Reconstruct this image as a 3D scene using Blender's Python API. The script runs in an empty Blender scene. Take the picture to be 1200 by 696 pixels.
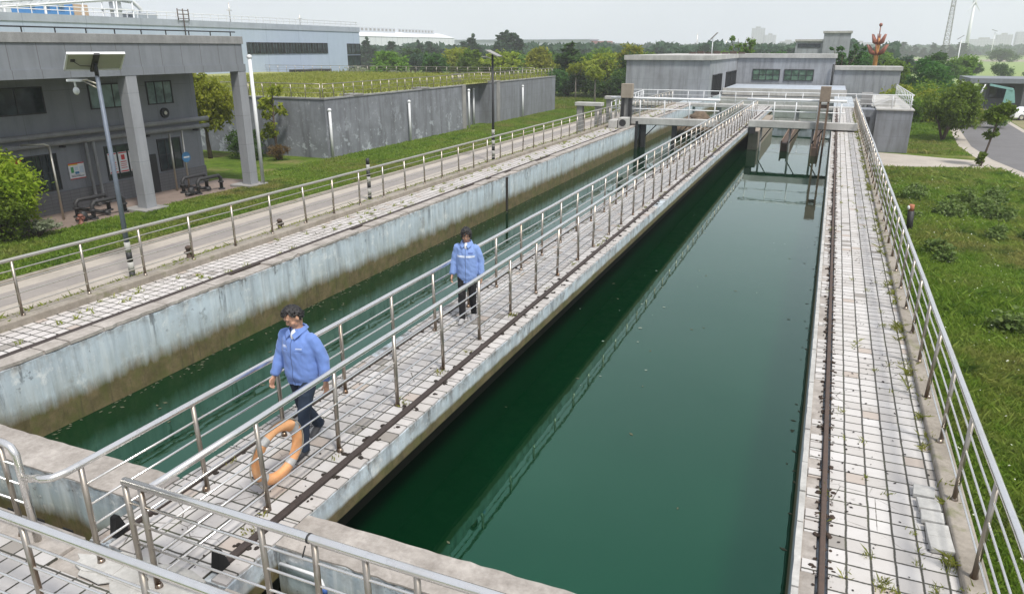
import bpy, bmesh, math, random
import numpy as np
from mathutils import Vector, Matrix, noise as mnoise
R = math.radians
scene = bpy.context.scene
COL = scene.collection
random.seed(7)
rng = np.random.default_rng(11)
G = -3.2          # level of the surrounding ground; the tops of the channel walls are z = 0
ZW = -1.3         # water level

# ------------------------------------------------------------------ helpers
WLOC = {}
def wloc(o):
    return WLOC.get(o.name, Vector((0, 0, 0)))

def tag(o, label=None, cat=None, group=None, kind=None):
    if label: o['label'] = label
    if cat: o['category'] = cat
    if group: o['group'] = group
    if kind: o['kind'] = kind
    return o

def thing(name, label, cat, loc=(0, 0, 0), group=None):
    o = bpy.data.objects.new(name, None)
    o.empty_display_size = .2
    COL.objects.link(o)
    o.location = loc
    WLOC[o.name] = Vector(loc)
    return tag(o, label, cat, group)

def link_mesh(name, me, mat, parent=None, loc=None):
    o = bpy.data.objects.new(name, me)
    COL.objects.link(o)
    if mat is not None:
        for m in (mat if isinstance(mat, (list, tuple)) else [mat]):
            me.materials.append(m)
    if parent is not None:
        o.parent = parent
        WLOC[o.name] = wloc(parent)
    elif loc is not None:
        o.location = loc
        WLOC[o.name] = Vector(loc)
    return o

class MB:
    """collects shapes in world coordinates and links them as one mesh object"""
    def __init__(s):
        s.v = []; s.f = []; s.sm = []; s.mi = []; s.cm = 0
    def add(s, vs, fs, smooth=False):
        b = len(s.v)
        s.v += [tuple(p) for p in vs]
        for f in fs:
            s.f.append(tuple(i + b for i in f)); s.sm.append(smooth); s.mi.append(s.cm)
        return s
    def box(s, x0, x1, y0, y1, z0, z1):
        v = [(x0,y0,z0),(x1,y0,z0),(x1,y1,z0),(x0,y1,z0),(x0,y0,z1),(x1,y0,z1),(x1,y1,z1),(x0,y1,z1)]
        return s.add(v, [(0,3,2,1),(4,5,6,7),(0,1,5,4),(1,2,6,5),(2,3,7,6),(3,0,4,7)])
    def obox(s, c, sx, sy, sz, m):
        v = []
        for dz in (-.5, .5):
            for dx, dy in ((-.5,-.5),(.5,-.5),(.5,.5),(-.5,.5)):
                v.append(Vector(c) + m @ Vector((dx*sx, dy*sy, dz*sz)))
        return s.add(v, [(0,3,2,1),(4,5,6,7),(0,1,5,4),(1,2,6,5),(2,3,7,6),(3,0,4,7)])
    def tube(s, pts, r, n=10, caps=True, smooth=True, ax=None):
        pts = [Vector(p) for p in pts]
        rs = r if isinstance(r, (list, tuple)) else [r] * len(pts)
        vs = []; fs = []
        prev = None
        for i, p in enumerate(pts):
            if i == 0: t = pts[1] - p
            elif i == len(pts) - 1: t = p - pts[i-1]
            else: t = (pts[i+1] - p).normalized() + (p - pts[i-1]).normalized()
            t.normalize()
            if prev is None:
                a = Vector((0, 0, 1)) if abs(t.z) < .9 else Vector((1, 0, 0))
                if ax is not None: a = Vector(ax)
                u = (a - t * a.dot(t)).normalized()
            else:
                u = (prev - t * prev.dot(t)).normalized()
            prev = u
            w = t.cross(u)
            ra, rb = rs[i] if isinstance(rs[i], (list, tuple)) else (rs[i], rs[i])
            for k in range(n):
                an = 2 * math.pi * k / n
                vs.append(p + u * (math.cos(an) * ra) + w * (math.sin(an) * rb))
        for i in range(len(pts) - 1):
            for k in range(n):
                a = i*n + k; b = i*n + (k+1) % n
                fs.append((a, b, b+n, a+n))
        s.add(vs, fs, smooth)
        if caps:
            b = len(s.v) - len(vs)
            s.f.append(tuple(b + k for k in reversed(range(n)))); s.sm.append(False); s.mi.append(s.cm)
            e = b + (len(pts)-1) * n
            s.f.append(tuple(e + k for k in range(n))); s.sm.append(False); s.mi.append(s.cm)
        return s
    def ball(s, c, rx, ry, rz, n=12, m=8, rot=None):
        vs = []; fs = []
        for j in range(m + 1):
            th = math.pi * j / m
            for k in range(n):
                ph = 2 * math.pi * k / n
                p = Vector((rx*math.sin(th)*math.cos(ph), ry*math.sin(th)*math.sin(ph), rz*math.cos(th)))
                if rot is not None: p = rot @ p
                vs.append(Vector(c) + p)
        for j in range(m):
            for k in range(n):
                a = j*n + k; b = j*n + (k+1) % n
                fs.append((a, a+n, b+n, b))
        return s.add(vs, fs, True)
    def prism_y(s, prof, y0, y1):
        n = len(prof)
        vs = [(x, y0, z) for x, z in prof] + [(x, y1, z) for x, z in prof]
        fs = [tuple(range(n)), tuple(reversed(range(n, 2*n)))]
        fs += [(i, i+n, (i+1) % n + n, (i+1) % n) for i in range(n)]
        return s.add(vs, fs)
    def prism_z(s, poly, z0, z1):
        n = len(poly)
        vs = [(x, y, z0) for x, y in poly] + [(x, y, z1) for x, y in poly]
        fs = [tuple(reversed(range(n))), tuple(range(n, 2*n))]
        fs += [(i, (i+1) % n, (i+1) % n + n, i+n) for i in range(n)]
        return s.add(vs, fs)
    def build(s, name, mat, parent=None, loc=None, bevel=0.0, fix=True):
        org = wloc(parent) if parent is not None else Vector(loc or (0, 0, 0))
        me = bpy.data.meshes.new(name)
        me.from_pydata([(p[0]-org.x, p[1]-org.y, p[2]-org.z) for p in s.v], [], s.f)
        me.polygons.foreach_set('use_smooth', s.sm)
        me.polygons.foreach_set('material_index', s.mi)
        if fix:
            bm = bmesh.new(); bm.from_mesh(me)
            bmesh.ops.recalc_face_normals(bm, faces=bm.faces)
            bm.to_mesh(me); bm.free()
        me.update()
        o = link_mesh(name, me, mat, parent, None if parent is not None else loc)
        if bevel:
            b = o.modifiers.new('Bevel', 'BEVEL'); b.width = bevel; b.segments = 2; b.limit_method = 'ANGLE'
        return o

def children(o):
    return [c for c in bpy.data.objects if c.parent == o]
def copy_tree(o, parent=None):
    kids = list(o.children)
    c = o.copy(); COL.objects.link(c); c.parent = parent
    for k in kids: copy_tree(k, c)
    return c

# ------------------------------------------------------------------ materials
def new_mat(name):
    m = bpy.data.materials.new(name); m.use_nodes = True
    nt = m.node_tree
    for n in list(nt.nodes): nt.nodes.remove(n)
    out = nt.nodes.new('ShaderNodeOutputMaterial')
    p = nt.nodes.new('ShaderNodeBsdfPrincipled')
    nt.links.new(p.outputs[0], out.inputs[0])
    return m, nt, p, out
def N(nt, t, **kw):
    n = nt.nodes.new(t)
    for k, v in kw.items():
        if k in n.inputs: n.inputs[k].default_value = v
        else: setattr(n, k, v)
    return n
def L(nt, a, b): nt.links.new(a, b)
def rgba(c): return (c[0], c[1], c[2], 1)
def coords(nt, scale=(1, 1, 1), world=True):
    if world:
        g = N(nt, 'ShaderNodeNewGeometry'); src = g.outputs['Position']
    else:
        g = N(nt, 'ShaderNodeTexCoord'); src = g.outputs['Object']
    mp = N(nt, 'ShaderNodeMapping'); mp.inputs['Scale'].default_value = scale
    L(nt, src, mp.inputs[0]); return mp.outputs[0]
def noise(nt, vec, scale, detail=5, rough=.6, lo=None, hi=None):
    n = N(nt, 'ShaderNodeTexNoise'); n.inputs['Scale'].default_value = scale
    n.inputs['Detail'].default_value = detail; n.inputs['Roughness'].default_value = rough
    L(nt, vec, n.inputs['Vector'])
    o = n.outputs['Fac']
    if lo is not None:
        r = N(nt, 'ShaderNodeMapRange'); r.inputs[1].default_value = lo; r.inputs[2].default_value = hi
        L(nt, o, r.inputs[0]); o = r.outputs[0]
    return o
def mix(nt, fac, a, b, blend='MIX'):
    m = N(nt, 'ShaderNodeMix'); m.data_type = 'RGBA'; m.blend_type = blend
    for sock, v in ((m.inputs[0], fac), (m.inputs[6], a), (m.inputs[7], b)):
        if isinstance(v, (int, float)): sock.default_value = v
        elif isinstance(v, tuple): sock.default_value = rgba(v)
        else: L(nt, v, sock)
    return m.outputs[2]
def mth(nt, op, a, b=None, c=None, clamp=False):
    m = N(nt, 'ShaderNodeMath'); m.operation = op; m.use_clamp = clamp
    for i, v in enumerate((a, b, c)):
        if v is None: continue
        if isinstance(v, (int, float)): m.inputs[i].default_value = v
        else: L(nt, v, m.inputs[i])
    return m.outputs[0]
def mrange(nt, v, a, b, c=0., d=1.):
    r = N(nt, 'ShaderNodeMapRange'); L(nt, v, r.inputs[0])
    for i, x in zip((1, 2, 3, 4), (a, b, c, d)): r.inputs[i].default_value = x
    return r.outputs[0]
def bump(nt, p, h, strength=.3, dist=.02):
    b = N(nt, 'ShaderNodeBump'); b.inputs['Strength'].default_value = strength; b.inputs['Distance'].default_value = dist
    L(nt, h, b.inputs['Height']); L(nt, b.outputs[0], p.inputs['Normal'])
def setp(p, **kw):
    for k, v in kw.items(): p.inputs[k].default_value = v

def m_plain(name, col, rough=.6, metal=0., var=.25, scale=3., bmp=.1, col2=None, stretch=(1, 1, 1), world=False):
    """worn surface: two tones mixed by two noises, small bump"""
    m, nt, p, _ = new_mat(name)
    v = coords(nt, stretch, world)
    a = noise(nt, v, scale, 6, .65, .3, .7); b = noise(nt, v, scale * 7, 4, .6, .35, .7)
    f = mth(nt, 'ADD', mth(nt, 'MULTIPLY', a, .65), mth(nt, 'MULTIPLY', b, .35))
    c2 = col2 or tuple(x * (1 - var) for x in col)
    L(nt, mix(nt, f, col, c2), p.inputs['Base Color'])
    setp(p, Roughness=rough, Metallic=metal)
    if bmp: bump(nt, p, b, bmp, .01)
    return m

def m_concrete(name, col, dark, scale=.7, streak=.5, moss=None, rough=.85):
    m, nt, p, _ = new_mat(name)
    v = coords(nt)
    vs = coords(nt, (1, 1, .12))
    big = noise(nt, v, scale, 6, .65, .32, .68)
    st = noise(nt, vs, scale * 4, 5, .65, .42, .72)
    fine = noise(nt, v, 22, 4, .7, .3, .7)
    c = mix(nt, mth(nt, 'MULTIPLY', big, .6), col, dark)
    c = mix(nt, mth(nt, 'MULTIPLY', st, streak), c, dark)
    c = mix(nt, mth(nt, 'MULTIPLY', fine, .25), c, tuple(x * .5 for x in dark))
    if moss:
        ms = noise(nt, v, 1.7, 6, .7, .56, .72)
        c = mix(nt, ms, c, moss)
    L(nt, c, p.inputs['Base Color']); setp(p, Roughness=rough)
    bump(nt, p, fine, .35, .01)
    return m

def m_tiles(name, a, b, joint=(.05, .048, .038), sx=.205, sy=.205, ox=0., oy=0., jw=.045, moss=.5, wear=.5):
    """square pavers: joints, a tone for each paver, dirt and moss in the joints"""
    m, nt, p, _ = new_mat(name)
    g = N(nt, 'ShaderNodeNewGeometry'); sp = N(nt, 'ShaderNodeSeparateXYZ'); L(nt, g.outputs['Position'], sp.inputs[0])
    v = coords(nt)
    wob = mth(nt, 'MULTIPLY', mth(nt, 'SUBTRACT', noise(nt, v, 3, 3, .5), .5), .018)
    cx = mth(nt, 'DIVIDE', mth(nt, 'ADD', mth(nt, 'ADD', sp.outputs[0], wob), -ox + 100 * sx), sx)
    cy = mth(nt, 'DIVIDE', mth(nt, 'ADD', mth(nt, 'ADD', sp.outputs[1], wob), -oy + 100 * sy), sy)
    fx = mth(nt, 'FRACT', cx); fy = mth(nt, 'FRACT', cy)
    ex = mth(nt, 'MINIMUM', fx, mth(nt, 'SUBTRACT', 1., fx)); ey = mth(nt, 'MINIMUM', fy, mth(nt, 'SUBTRACT', 1., fy))
    e = mth(nt, 'MINIMUM', ex, ey)
    rough_edge = mth(nt, 'ADD', e, mth(nt, 'MULTIPLY', mth(nt, 'SUBTRACT', noise(nt, v, 35, 4, .7), .5), .06))
    j = mrange(nt, rough_edge, jw * .6, jw * 1.3, 1., 0.)
    cell = N(nt, 'ShaderNodeCombineXYZ'); L(nt, mth(nt, 'FLOOR', cx), cell.inputs[0]); L(nt, mth(nt, 'FLOOR', cy), cell.inputs[1])
    wn = N(nt, 'ShaderNodeTexWhiteNoise'); L(nt, cell.outputs[0], wn.inputs['Vector'])
    c = mix(nt, wn.outputs['Value'], a, b)
    st = noise(nt, v, 1.1, 6, .7, .42, .74)
    c = mix(nt, mth(nt, 'MULTIPLY', st, wear), c, (.27, .245, .215))
    sp2 = noise(nt, v, 9, 6, .75, .60, .74)
    c = mix(nt, mth(nt, 'MULTIPLY', sp2, .75), c, (.10, .09, .07))
    rust = mth(nt, 'MULTIPLY', mth(nt, 'GREATER_THAN', wn.outputs['Value'], .965), .3)
    c = mix(nt, rust, c, (.36, .24, .15))
    gone = mth(nt, 'LESS_THAN', wn.outputs['Value'], .022)
    c = mix(nt, mth(nt, 'MULTIPLY', gone, .7), c, (.16, .14, .115))
    vo = N(nt, 'ShaderNodeTexVoronoi'); vo.feature = 'DISTANCE_TO_EDGE'; vo.inputs['Scale'].default_value = 1.9; L(nt, v, vo.inputs['Vector'])
    crack = mth(nt, 'MULTIPLY', mth(nt, 'LESS_THAN', mth(nt, 'ADD', vo.outputs['Distance'], mth(nt, 'MULTIPLY', noise(nt, v, 14, 3), .02)), .018), noise(nt, v, .8, 3, .6, .52, .6))
    c = mix(nt, mth(nt, 'MULTIPLY', crack, .8), c, (.08, .07, .055))
    ms = noise(nt, v, 1.6, 4, .6, .5, .7)
    jc = mix(nt, mth(nt, 'MULTIPLY', ms, moss), joint, (.07, .085, .02))
    c = mix(nt, j, c, jc)
    L(nt, c, p.inputs['Base Color']); setp(p, Roughness=.8)
    h = mth(nt, 'SUBTRACT', mth(nt, 'ADD', mth(nt, 'MULTIPLY', wn.outputs['Value'], .3), mth(nt, 'MULTIPLY', noise(nt, v, 40, 3), .2)), j)
    bump(nt, p, h, .6, .012)
    return m

def m_wall(name, zb, zt=0., amp=.16, blue=(.50, .57, .62)):
    """pale blue wash, peeling and streaked, brown algae below the old water line zb"""
    m, nt, p, _ = new_mat(name)
    g = N(nt, 'ShaderNodeNewGeometry'); sp = N(nt, 'ShaderNodeSeparateXYZ'); L(nt, g.outputs['Position'], sp.inputs[0])
    v = coords(nt); vs = coords(nt, (1, 1, .16)); vs2 = coords(nt, (1, 1, .07))
    z = sp.outputs[2]
    c = mix(nt, noise(nt, v, 1.3, 6, .65, .35, .65), blue, tuple(x * .74 for x in blue))
    c = mix(nt, mth(nt, 'MULTIPLY', noise(nt, vs2, 7, 4, .6, .46, .70), .75), c, (.62, .66, .68))
    c = mix(nt, mth(nt, 'MULTIPLY', noise(nt, vs2, 3.1, 5, .65, .52, .68), .7), c, (.20, .22, .24))
    c = mix(nt, noise(nt, v, 2.6, 8, .75, .55, .66), c, (.66, .68, .68))
    c = mix(nt, mth(nt, 'MULTIPLY', noise(nt, v, 1.4, 8, .78, .56, .68), .6), c, (.26, .25, .23))
    peel = mth(nt, 'MAXIMUM', noise(nt, vs, 3.2, 7, .72, .575, .62), noise(nt, v, 2.1, 8, .78, .60, .63))
    near_top = mrange(nt, z, zt - .7, zt, .1, .9)
    c = mix(nt, mth(nt, 'MULTIPLY', peel, near_top), c, (.09, .095, .10))
    dirt = mth(nt, 'MULTIPLY', noise(nt, v, 6, 6, .7, .40, .66), mrange(nt, z, zt - .22, zt - .02, 0., .9))
    c = mix(nt, dirt, c, (.13, .11, .09))
    # algae band with a ragged top
    rag = mth(nt, 'ADD', mth(nt, 'MULTIPLY', mth(nt, 'SUBTRACT', noise(nt, vs, 2.2, 6, .7), .5), amp * 2.6),
              mth(nt, 'MULTIPLY', mth(nt, 'SUBTRACT', noise(nt, vs, 9, 4, .6), .5), amp * 1.1))
    below = mrange(nt, mth(nt, 'ADD', z, rag), zb - amp * .9, zb + amp * .7, 1., 0.)
    c = mix(nt, mth(nt, 'MULTIPLY', mrange(nt, mth(nt, 'ADD', z, rag), zb, zb + amp * 3.2, .55, 0.), noise(nt, vs, 5, 5, .7, .35, .65)), c, (.22, .20, .13))
    alg = mix(nt, noise(nt, v, 4, 6, .7, .35, .66), (.165, .125, .062), (.08, .064, .026))
    alg = mix(nt, mth(nt, 'MULTIPLY', noise(nt, v, 2.4, 5, .7, .45, .62), .6), alg, (.085, .095, .02))
    alg = mix(nt, mth(nt, 'MULTIPLY', noise(nt, vs, 11, 5, .7, .55, .7), .6), alg, (.045, .04, .025))
    c = mix(nt, below, c, alg)
    L(nt, c, p.inputs['Base Color']); setp(p, Roughness=.85)
    bump(nt, p, mth(nt, 'ADD', peel, noise(nt, v, 18, 4, .7)), .4, .01)
    return m

def m_leaf(name, a, b, trans=.5, scale=.8, rough=.6, patch=None):
    m, nt, p, out = new_mat(name)
    g = N(nt, 'ShaderNodeNewGeometry'); oi = N(nt, 'ShaderNodeObjectInfo')
    v = coords(nt)
    f = mth(nt, 'ADD', mth(nt, 'MULTIPLY', g.outputs['Random Per Island'], .55), mth(nt, 'MULTIPLY', noise(nt, v, scale, 3, .6, .3, .7), .45))
    c = mix(nt, f, a, b)
    if patch:
        c = mix(nt, noise(nt, v, .16, 5, .7, .48, .66), c, patch[0]); c = mix(nt, mth(nt, 'MULTIPLY', noise(nt, v, .75, 5, .7, .54, .66), .8), c, patch[1])
    hs = N(nt, 'ShaderNodeHueSaturation')
    L(nt, c, hs.inputs['Color']); L(nt, mrange(nt, oi.outputs['Random'], 0, 1, .485, .515), hs.inputs['Hue'])
    L(nt, mrange(nt, oi.outputs['Random'], 0, 1, .8, 1.25), hs.inputs['Value'])
    L(nt, hs.outputs[0], p.inputs['Base Color']); setp(p, Roughness=rough); p.inputs['Specular IOR Level'].default_value = .25
    t = N(nt, 'ShaderNodeBsdfTranslucent'); L(nt, hs.outputs[0], t.inputs[0])
    ms = N(nt, 'ShaderNodeMixShader'); ms.inputs[0].default_value = trans
    L(nt, p.outputs[0], ms.inputs[1]); L(nt, t.outputs[0], ms.inputs[2]); L(nt, ms.outputs[0], out.inputs[0])
    return m

def m_grass_ground():
    m, nt, p, _ = new_mat('grass_ground')
    v = coords(nt)
    a = noise(nt, v, .09, 6, .6, .35, .65); b = noise(nt, v, .9, 6, .7, .35, .68); f = noise(nt, v, 14, 5, .75, .3, .7)
    c = mix(nt, a, (.13, .215, .022), (.20, .26, .04))
    c = mix(nt, b, c, (.06, .105, .014))
    c = mix(nt, mth(nt, 'MULTIPLY', f, .5), c, (.04, .065, .012))
    c = mix(nt, mth(nt, 'MULTIPLY', noise(nt, v, .35, 5, .7, .52, .68), .75), c, (.24, .20, .09))
    L(nt, c, p.inputs['Base Color']); setp(p, Roughness=.95); p.inputs['Specular IOR Level'].default_value = .1
    bump(nt, p, f, .8, .05)
    return m

def m_water():
    m, nt, p, _ = new_mat('green_water')
    v = coords(nt)
    c = mix(nt, noise(nt, v, .35, 4, .6, .3, .7), (.0008, .019, .0062), (.001, .015, .005))
    L(nt, c, p.inputs['Base Color']); setp(p, Roughness=.02, IOR=1.86); p.inputs['Specular Tint'].default_value = (.25, 1, .63, 1)
    h = mth(nt, 'ADD', noise(nt, v, 1.1, 3, .5), mth(nt, 'MULTIPLY', noise(nt, coords(nt, (1, .5, 1)), 5., 3, .55), .25))
    bump(nt, p, h, .022, .12)
    return m

def m_steel(name='stainless_steel', col=(.80, .78, .75), rough=.22, dirt=.55, rusty=False):
    m, nt, p, _ = new_mat(name)
    v = coords(nt)
    f = noise(nt, v, 2.2, 4, .6, .5, .75); s = noise(nt, v, 9, 4, .65, .55, .75)
    c = mix(nt, mth(nt, 'MULTIPLY', f, dirt), col, (.36, .31, .26))
    c = mix(nt, mth(nt, 'MULTIPLY', s, dirt * .6), c, (.20, .165, .13))
    if rusty:
        g = N(nt, 'ShaderNodeNewGeometry'); sp = N(nt, 'ShaderNodeSeparateXYZ'); L(nt, g.outputs['Position'], sp.inputs[0])
        foot = mth(nt, 'MULTIPLY', mrange(nt, sp.outputs[2], .03, .34, 1., 0.), noise(nt, coords(nt, (6, 6, 1)), 2.2, 4, .7, .3, .6))
        foot = mth(nt, 'MAXIMUM', foot, mth(nt, 'MULTIPLY', noise(nt, coords(nt, (9, 9, .8)), 1.7, 4, .7, .56, .66), .8))
        c = mix(nt, foot, c, (.15, .095, .06))
    L(nt, c, p.inputs['Base Color'])
    L(nt, mrange(nt, f, 0, 1, rough, rough + .2), p.inputs['Roughness']); setp(p, Metallic=.92)
    return m

def m_glass(name='dark_window_glass', col=(.02, .028, .03), rough=.06):
    m, nt, p, _ = new_mat(name)
    v = coords(nt)
    c = mix(nt, noise(nt, v, 1.4, 3, .5, .4, .6), col, tuple(x * 2.2 for x in col))
    L(nt, c, p.inputs['Base Color']); setp(p, Roughness=rough, IOR=1.5)
    return m

def m_panels(name, col, joint, sx, sy, sz, w=.012, dark=None, streak=.35):
    """wall cladding with joints every sx/sy/sz metres"""
    m, nt, p, _ = new_mat(name)
    g = N(nt, 'ShaderNodeNewGeometry'); sp = N(nt, 'ShaderNodeSeparateXYZ'); L(nt, g.outputs['Position'], sp.inputs[0])
    v = coords(nt); vs = coords(nt, (1, 1, .1))
    dark = dark or tuple(x * .7 for x in col)
    c = mix(nt, mth(nt, 'MULTIPLY', noise(nt, v, .6, 6, .65, .35, .68), .55), col, dark)
    c = mix(nt, mth(nt, 'MULTIPLY', noise(nt, vs, 2.4, 5, .65, .46, .70), streak), c, tuple(x * .75 for x in dark))
    tot = None
    for ax, sz_ in ((0, sx), (1, sy), (2, sz)):
        if not sz_: continue
        fr = mth(nt, 'FRACT', mth(nt, 'DIVIDE', mth(nt, 'ADD', sp.outputs[ax], 500.), sz_))
        ln = mth(nt, 'LESS_THAN', fr, w / sz_)
        tot = ln if tot is None else mth(nt, 'MAXIMUM', tot, ln)
    c = mix(nt, mth(nt, 'MULTIPLY', tot, .8), c, joint)
    L(nt, c, p.inputs['Base Color']); setp(p, Roughness=.7)
    return m

M = {}
M['ground'] = m_grass_ground()
M['tile_r'] = m_tiles('white_pavers', (.55, .53, .51), (.44, .415, .39), ox=.45, jw=.05, wear=.35)
M['tile_c'] = m_tiles('grey_pavers', (.49, .475, .465), (.39, .37, .355), ox=-4.55, jw=.05, wear=.45)
M['tile_l'] = m_tiles('speckled_pavers', (.55, .52, .50), (.45, .42, .40), ox=-11.05, jw=.06, wear=.4, moss=.8)
M['tile_e'] = m_tiles('edge_pavers', (.50, .475, .455), (.39, .365, .345), ox=-4.47, jw=.04, wear=.6)
M['rubber'] = m_plain('black_rubber', (.008, .008, .008), 1., 0, .4, 6, .2)
M['rustdirt'] = m_plain('rusty_silt', (.075, .050, .036), .95, 0., .6, 9, .8)
M['rust_brown'] = m_plain('brown_rust', (.21, .14, .095), .9, 0., .5, 3, .4, (.10, .07, .05))
M['wet'] = m_plain('wet_black_concrete', (.022, .02, .01), .9, 0, .5, 2, .2)
M['wall_l'] = m_wall('blue_washed_wall', -.80)
M['wall_c'] = m_wall('blue_washed_slab_edge', -.235, amp=.03)
M['wall_n'] = m_wall('blue_washed_cross_wall', -.52, amp=.1, blue=(.42, .50, .56))
M['coping'] = m_concrete('pale_coping_concrete', (.47, .43, .39), (.13, .11, .09), 2.4, .15)
M['concrete'] = m_concrete('grey_concrete', (.36, .35, .335), (.17, .165, .16), .7, .5)
M['concrete_w'] = m_concrete('whitish_concrete', (.55, .54, .51), (.27, .26, .24), .9, .4)
M['kerb'] = m_concrete('mossy_kerb', (.37, .33, .28), (.14, .12, .09), 2.0, .25, moss=(.12, .13, .035))
M['steel'] = m_steel(dirt=.28)
M['steel_post'] = m_steel('brown_grey_steel', (.38, .345, .30), .34, rusty=True)
M['steel_old'] = m_steel('weathered_steel', (.60, .57, .50), .38)
M['rail'] = m_plain('dark_rail', (.055, .040, .034), .75, 0., .5, 5, .5)
M['dirt'] = m_plain('black_dirt', (.035, .026, .02), .95, 0., .5, 9, .8)
M['water'] = m_water()
M['rust'] = m_plain('rusty_iron', (.105, .068, .05), .85, 0., .55, 4, .4, (.055, .042, .036))
M['dark_iron'] = m_plain('black_iron', (.03, .03, .032), .6, 0., .4, 4, .2)
M['tan'] = m_concrete('tan_concrete', (.36, .31, .25), (.21, .17, .13), 1.6, .4)
M['white_paint'] = m_plain('white_paint', (.74, .75, .76), .5, 0., .18, 3, .05)
M['glass'] = m_glass()
M['glass_l'] = m_glass('hazy_window_glass', (.10, .14, .13), .12)
M['bldg'] = m_panels('grey_render_panels', (.205, .22, .24), (.09, .09, .092), 0, 1.25, 0, .03)
M['bldg_wall'] = m_panels('grey_render_wall', (.225, .236, .255), (.12, .122, .127), 0, 2.5, 2.5, .02)
M['brick'] = m_panels('dark_brick_plinth', (.18, .18, .185), (.09, .09, .095), 0, .5, .16, .02)
M['parapet'] = m_concrete('weathered_parapet', (.34, .34, .335), (.16, .16, .16), .8, .45)
M['tankwall'] = m_panels('grey_tank_render', (.225, .24, .265), (.12, .126, .138), 0, 0, 1.2, .02, (.125, .125, .13), .6)
def m_tank():
    m, nt, p, _ = new_mat('peeling_tank_render')
    g = N(nt, 'ShaderNodeNewGeometry'); sp = N(nt, 'ShaderNodeSeparateXYZ'); L(nt, g.outputs['Position'], sp.inputs[0])
    v = coords(nt); vs = coords(nt, (1, 1, .1))
    c = mix(nt, mth(nt, 'MULTIPLY', noise(nt, v, .5, 6, .7, .35, .65), .7), (.225, .238, .262), (.12, .127, .14))
    c = mix(nt, mth(nt, 'MULTIPLY', noise(nt, vs, 1.6, 5, .65, .48, .7), .7), c, (.08, .082, .088))
    c = mix(nt, mth(nt, 'MULTIPLY', noise(nt, v, 1.1, 7, .72, .56, .60), mrange(nt, sp.outputs[2], -3.2, .2, 1., .12)), c, (.38, .41, .44))
    c = mix(nt, mth(nt, 'MULTIPLY', noise(nt, v, 2.6, 6, .7, .62, .66), .5), c, (.42, .43, .44))
    L(nt, c, p.inputs['Base Color']); setp(p, Roughness=.9); return m
M['tankpeel'] = m_tank()
M['farwall'] = m_panels('streaked_grey_render', (.325, .34, .365), (.20, .207, .22), 0, 0, 2.4, .02, (.19, .195, .2), .7)
M['bluewall'] = m_panels('pale_blue_cladding', (.39, .46, .56), (.28, .34, .43), 0, 7.5, 0, .12, (.34, .41, .51), .2)
M['bluetop'] = m_panels('grey_blue_cladding', (.36, .40, .46), (.24, .27, .32), 0, 7.5, 0, .12, None, .2)
M['white_far'] = m_panels('white_cladding', (.68, .70, .73), (.45, .48, .52), 6, 6, 0, .5, (.55, .58, .62), .2)
M['paving'] = m_plain('brown_paving', (.24, .185, .155), .9, 0., .35, 1.5, .2, world=True)
M['path'] = m_plain('concrete_path', (.44, .395, .34), .9, 0., .3, .8, .2, world=True)
M['asphalt'] = m_plain('worn_asphalt', (.155, .15, .15), .9, 0., .3, .6, .2, (.11, .105, .105), world=True)
M['orange'] = m_plain('faded_orange_plastic', (.74, .30, .10), .65, 0., .25, 5, .15, (.72, .44, .24))
M['tape'] = m_plain('grey_reflective_tape', (.50, .50, .49), .45, 0., .3, 12, .1)
M['rope'] = m_plain('dirty_rope', (.40, .37, .30), .9, 0., .3, 20, .2)
M['bark'] = m_plain('bark', (.13, .095, .07), .95, 0., .5, 6, .6)
M['bark_pale'] = m_plain('pale_bark', (.33, .29, .24), .95, 0., .4, 6, .5)
M['leaf_mid'] = m_leaf('mid_green_leaves', (.085, .175, .014), (.19, .29, .034))
M['leaf_yel'] = m_leaf('yellow_green_leaves', (.18, .245, .016), (.36, .385, .042))
M['leaf_dark'] = m_leaf('dark_green_leaves', (.034, .10, .018), (.09, .175, .034))
M['leaf_blue'] = m_leaf('blue_green_leaves', (.03, .08, .036), (.065, .12, .055))
M['leaf_bright'] = m_leaf('bright_yellow_leaves', (.17, .27, .016), (.40, .46, .045))
M['leaf_flow'] = m_leaf('pale_flowering_leaves', (.11, .16, .05), (.42, .44, .34))
M['leaf_red'] = m_leaf('reddish_leaves', (.10, .06, .03), (.20, .12, .05))
M['grass'] = m_leaf('lawn_grass', (.10, .21, .017), (.27, .35, .055), .45, .3, patch=((.29, .27, .085), (.05, .115, .018)))
M['weed'] = m_leaf('joint_weeds', (.17, .22, .022), (.34, .33, .09), .4, .5)
M['plant'] = m_leaf('broad_weeds', (.08, .17, .03), (.20, .28, .08), .35, 1.0)

# ------------------------------------------------------------------ world, sun, camera
w = bpy.data.worlds.new('World'); scene.world = w; w.use_nodes = True
nt = w.node_tree
for n in list(nt.nodes): nt.nodes.remove(n)
wo = nt.nodes.new('ShaderNodeOutputWorld'); bg = nt.nodes.new('ShaderNodeBackground')
sky = nt.nodes.new('ShaderNodeTexSky'); sky.sky_type = 'NISHITA'; sky.sun_disc = False
SUN_EL, SUN_AZ = 58, 125        # azimuth clockwise from +Y
sky.sun_elevation = R(SUN_EL); sky.sun_rotation = R(SUN_AZ); sky.dust_density = 4; sky.air_density = 1.2
tc = nt.nodes.new('ShaderNodeTexCoord')
mp = nt.nodes.new('ShaderNodeMapping'); mp.inputs['Scale'].default_value = (1, 1, 3); nt.links.new(tc.outputs['Generated'], mp.inputs[0])
cl = noise(nt, mp.outputs[0], 1.3, 6, .6, .32, .68)
cloud = mix(nt, cl, (4.9, 5.3, 6.15), (6.1, 6.5, 7.35))       # overcast veil, in the sky texture's own units
skyc = mix(nt, .90, sky.outputs[0], cloud)
nt.links.new(skyc, bg.inputs[0]); bg.inputs[1].default_value = .10
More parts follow.
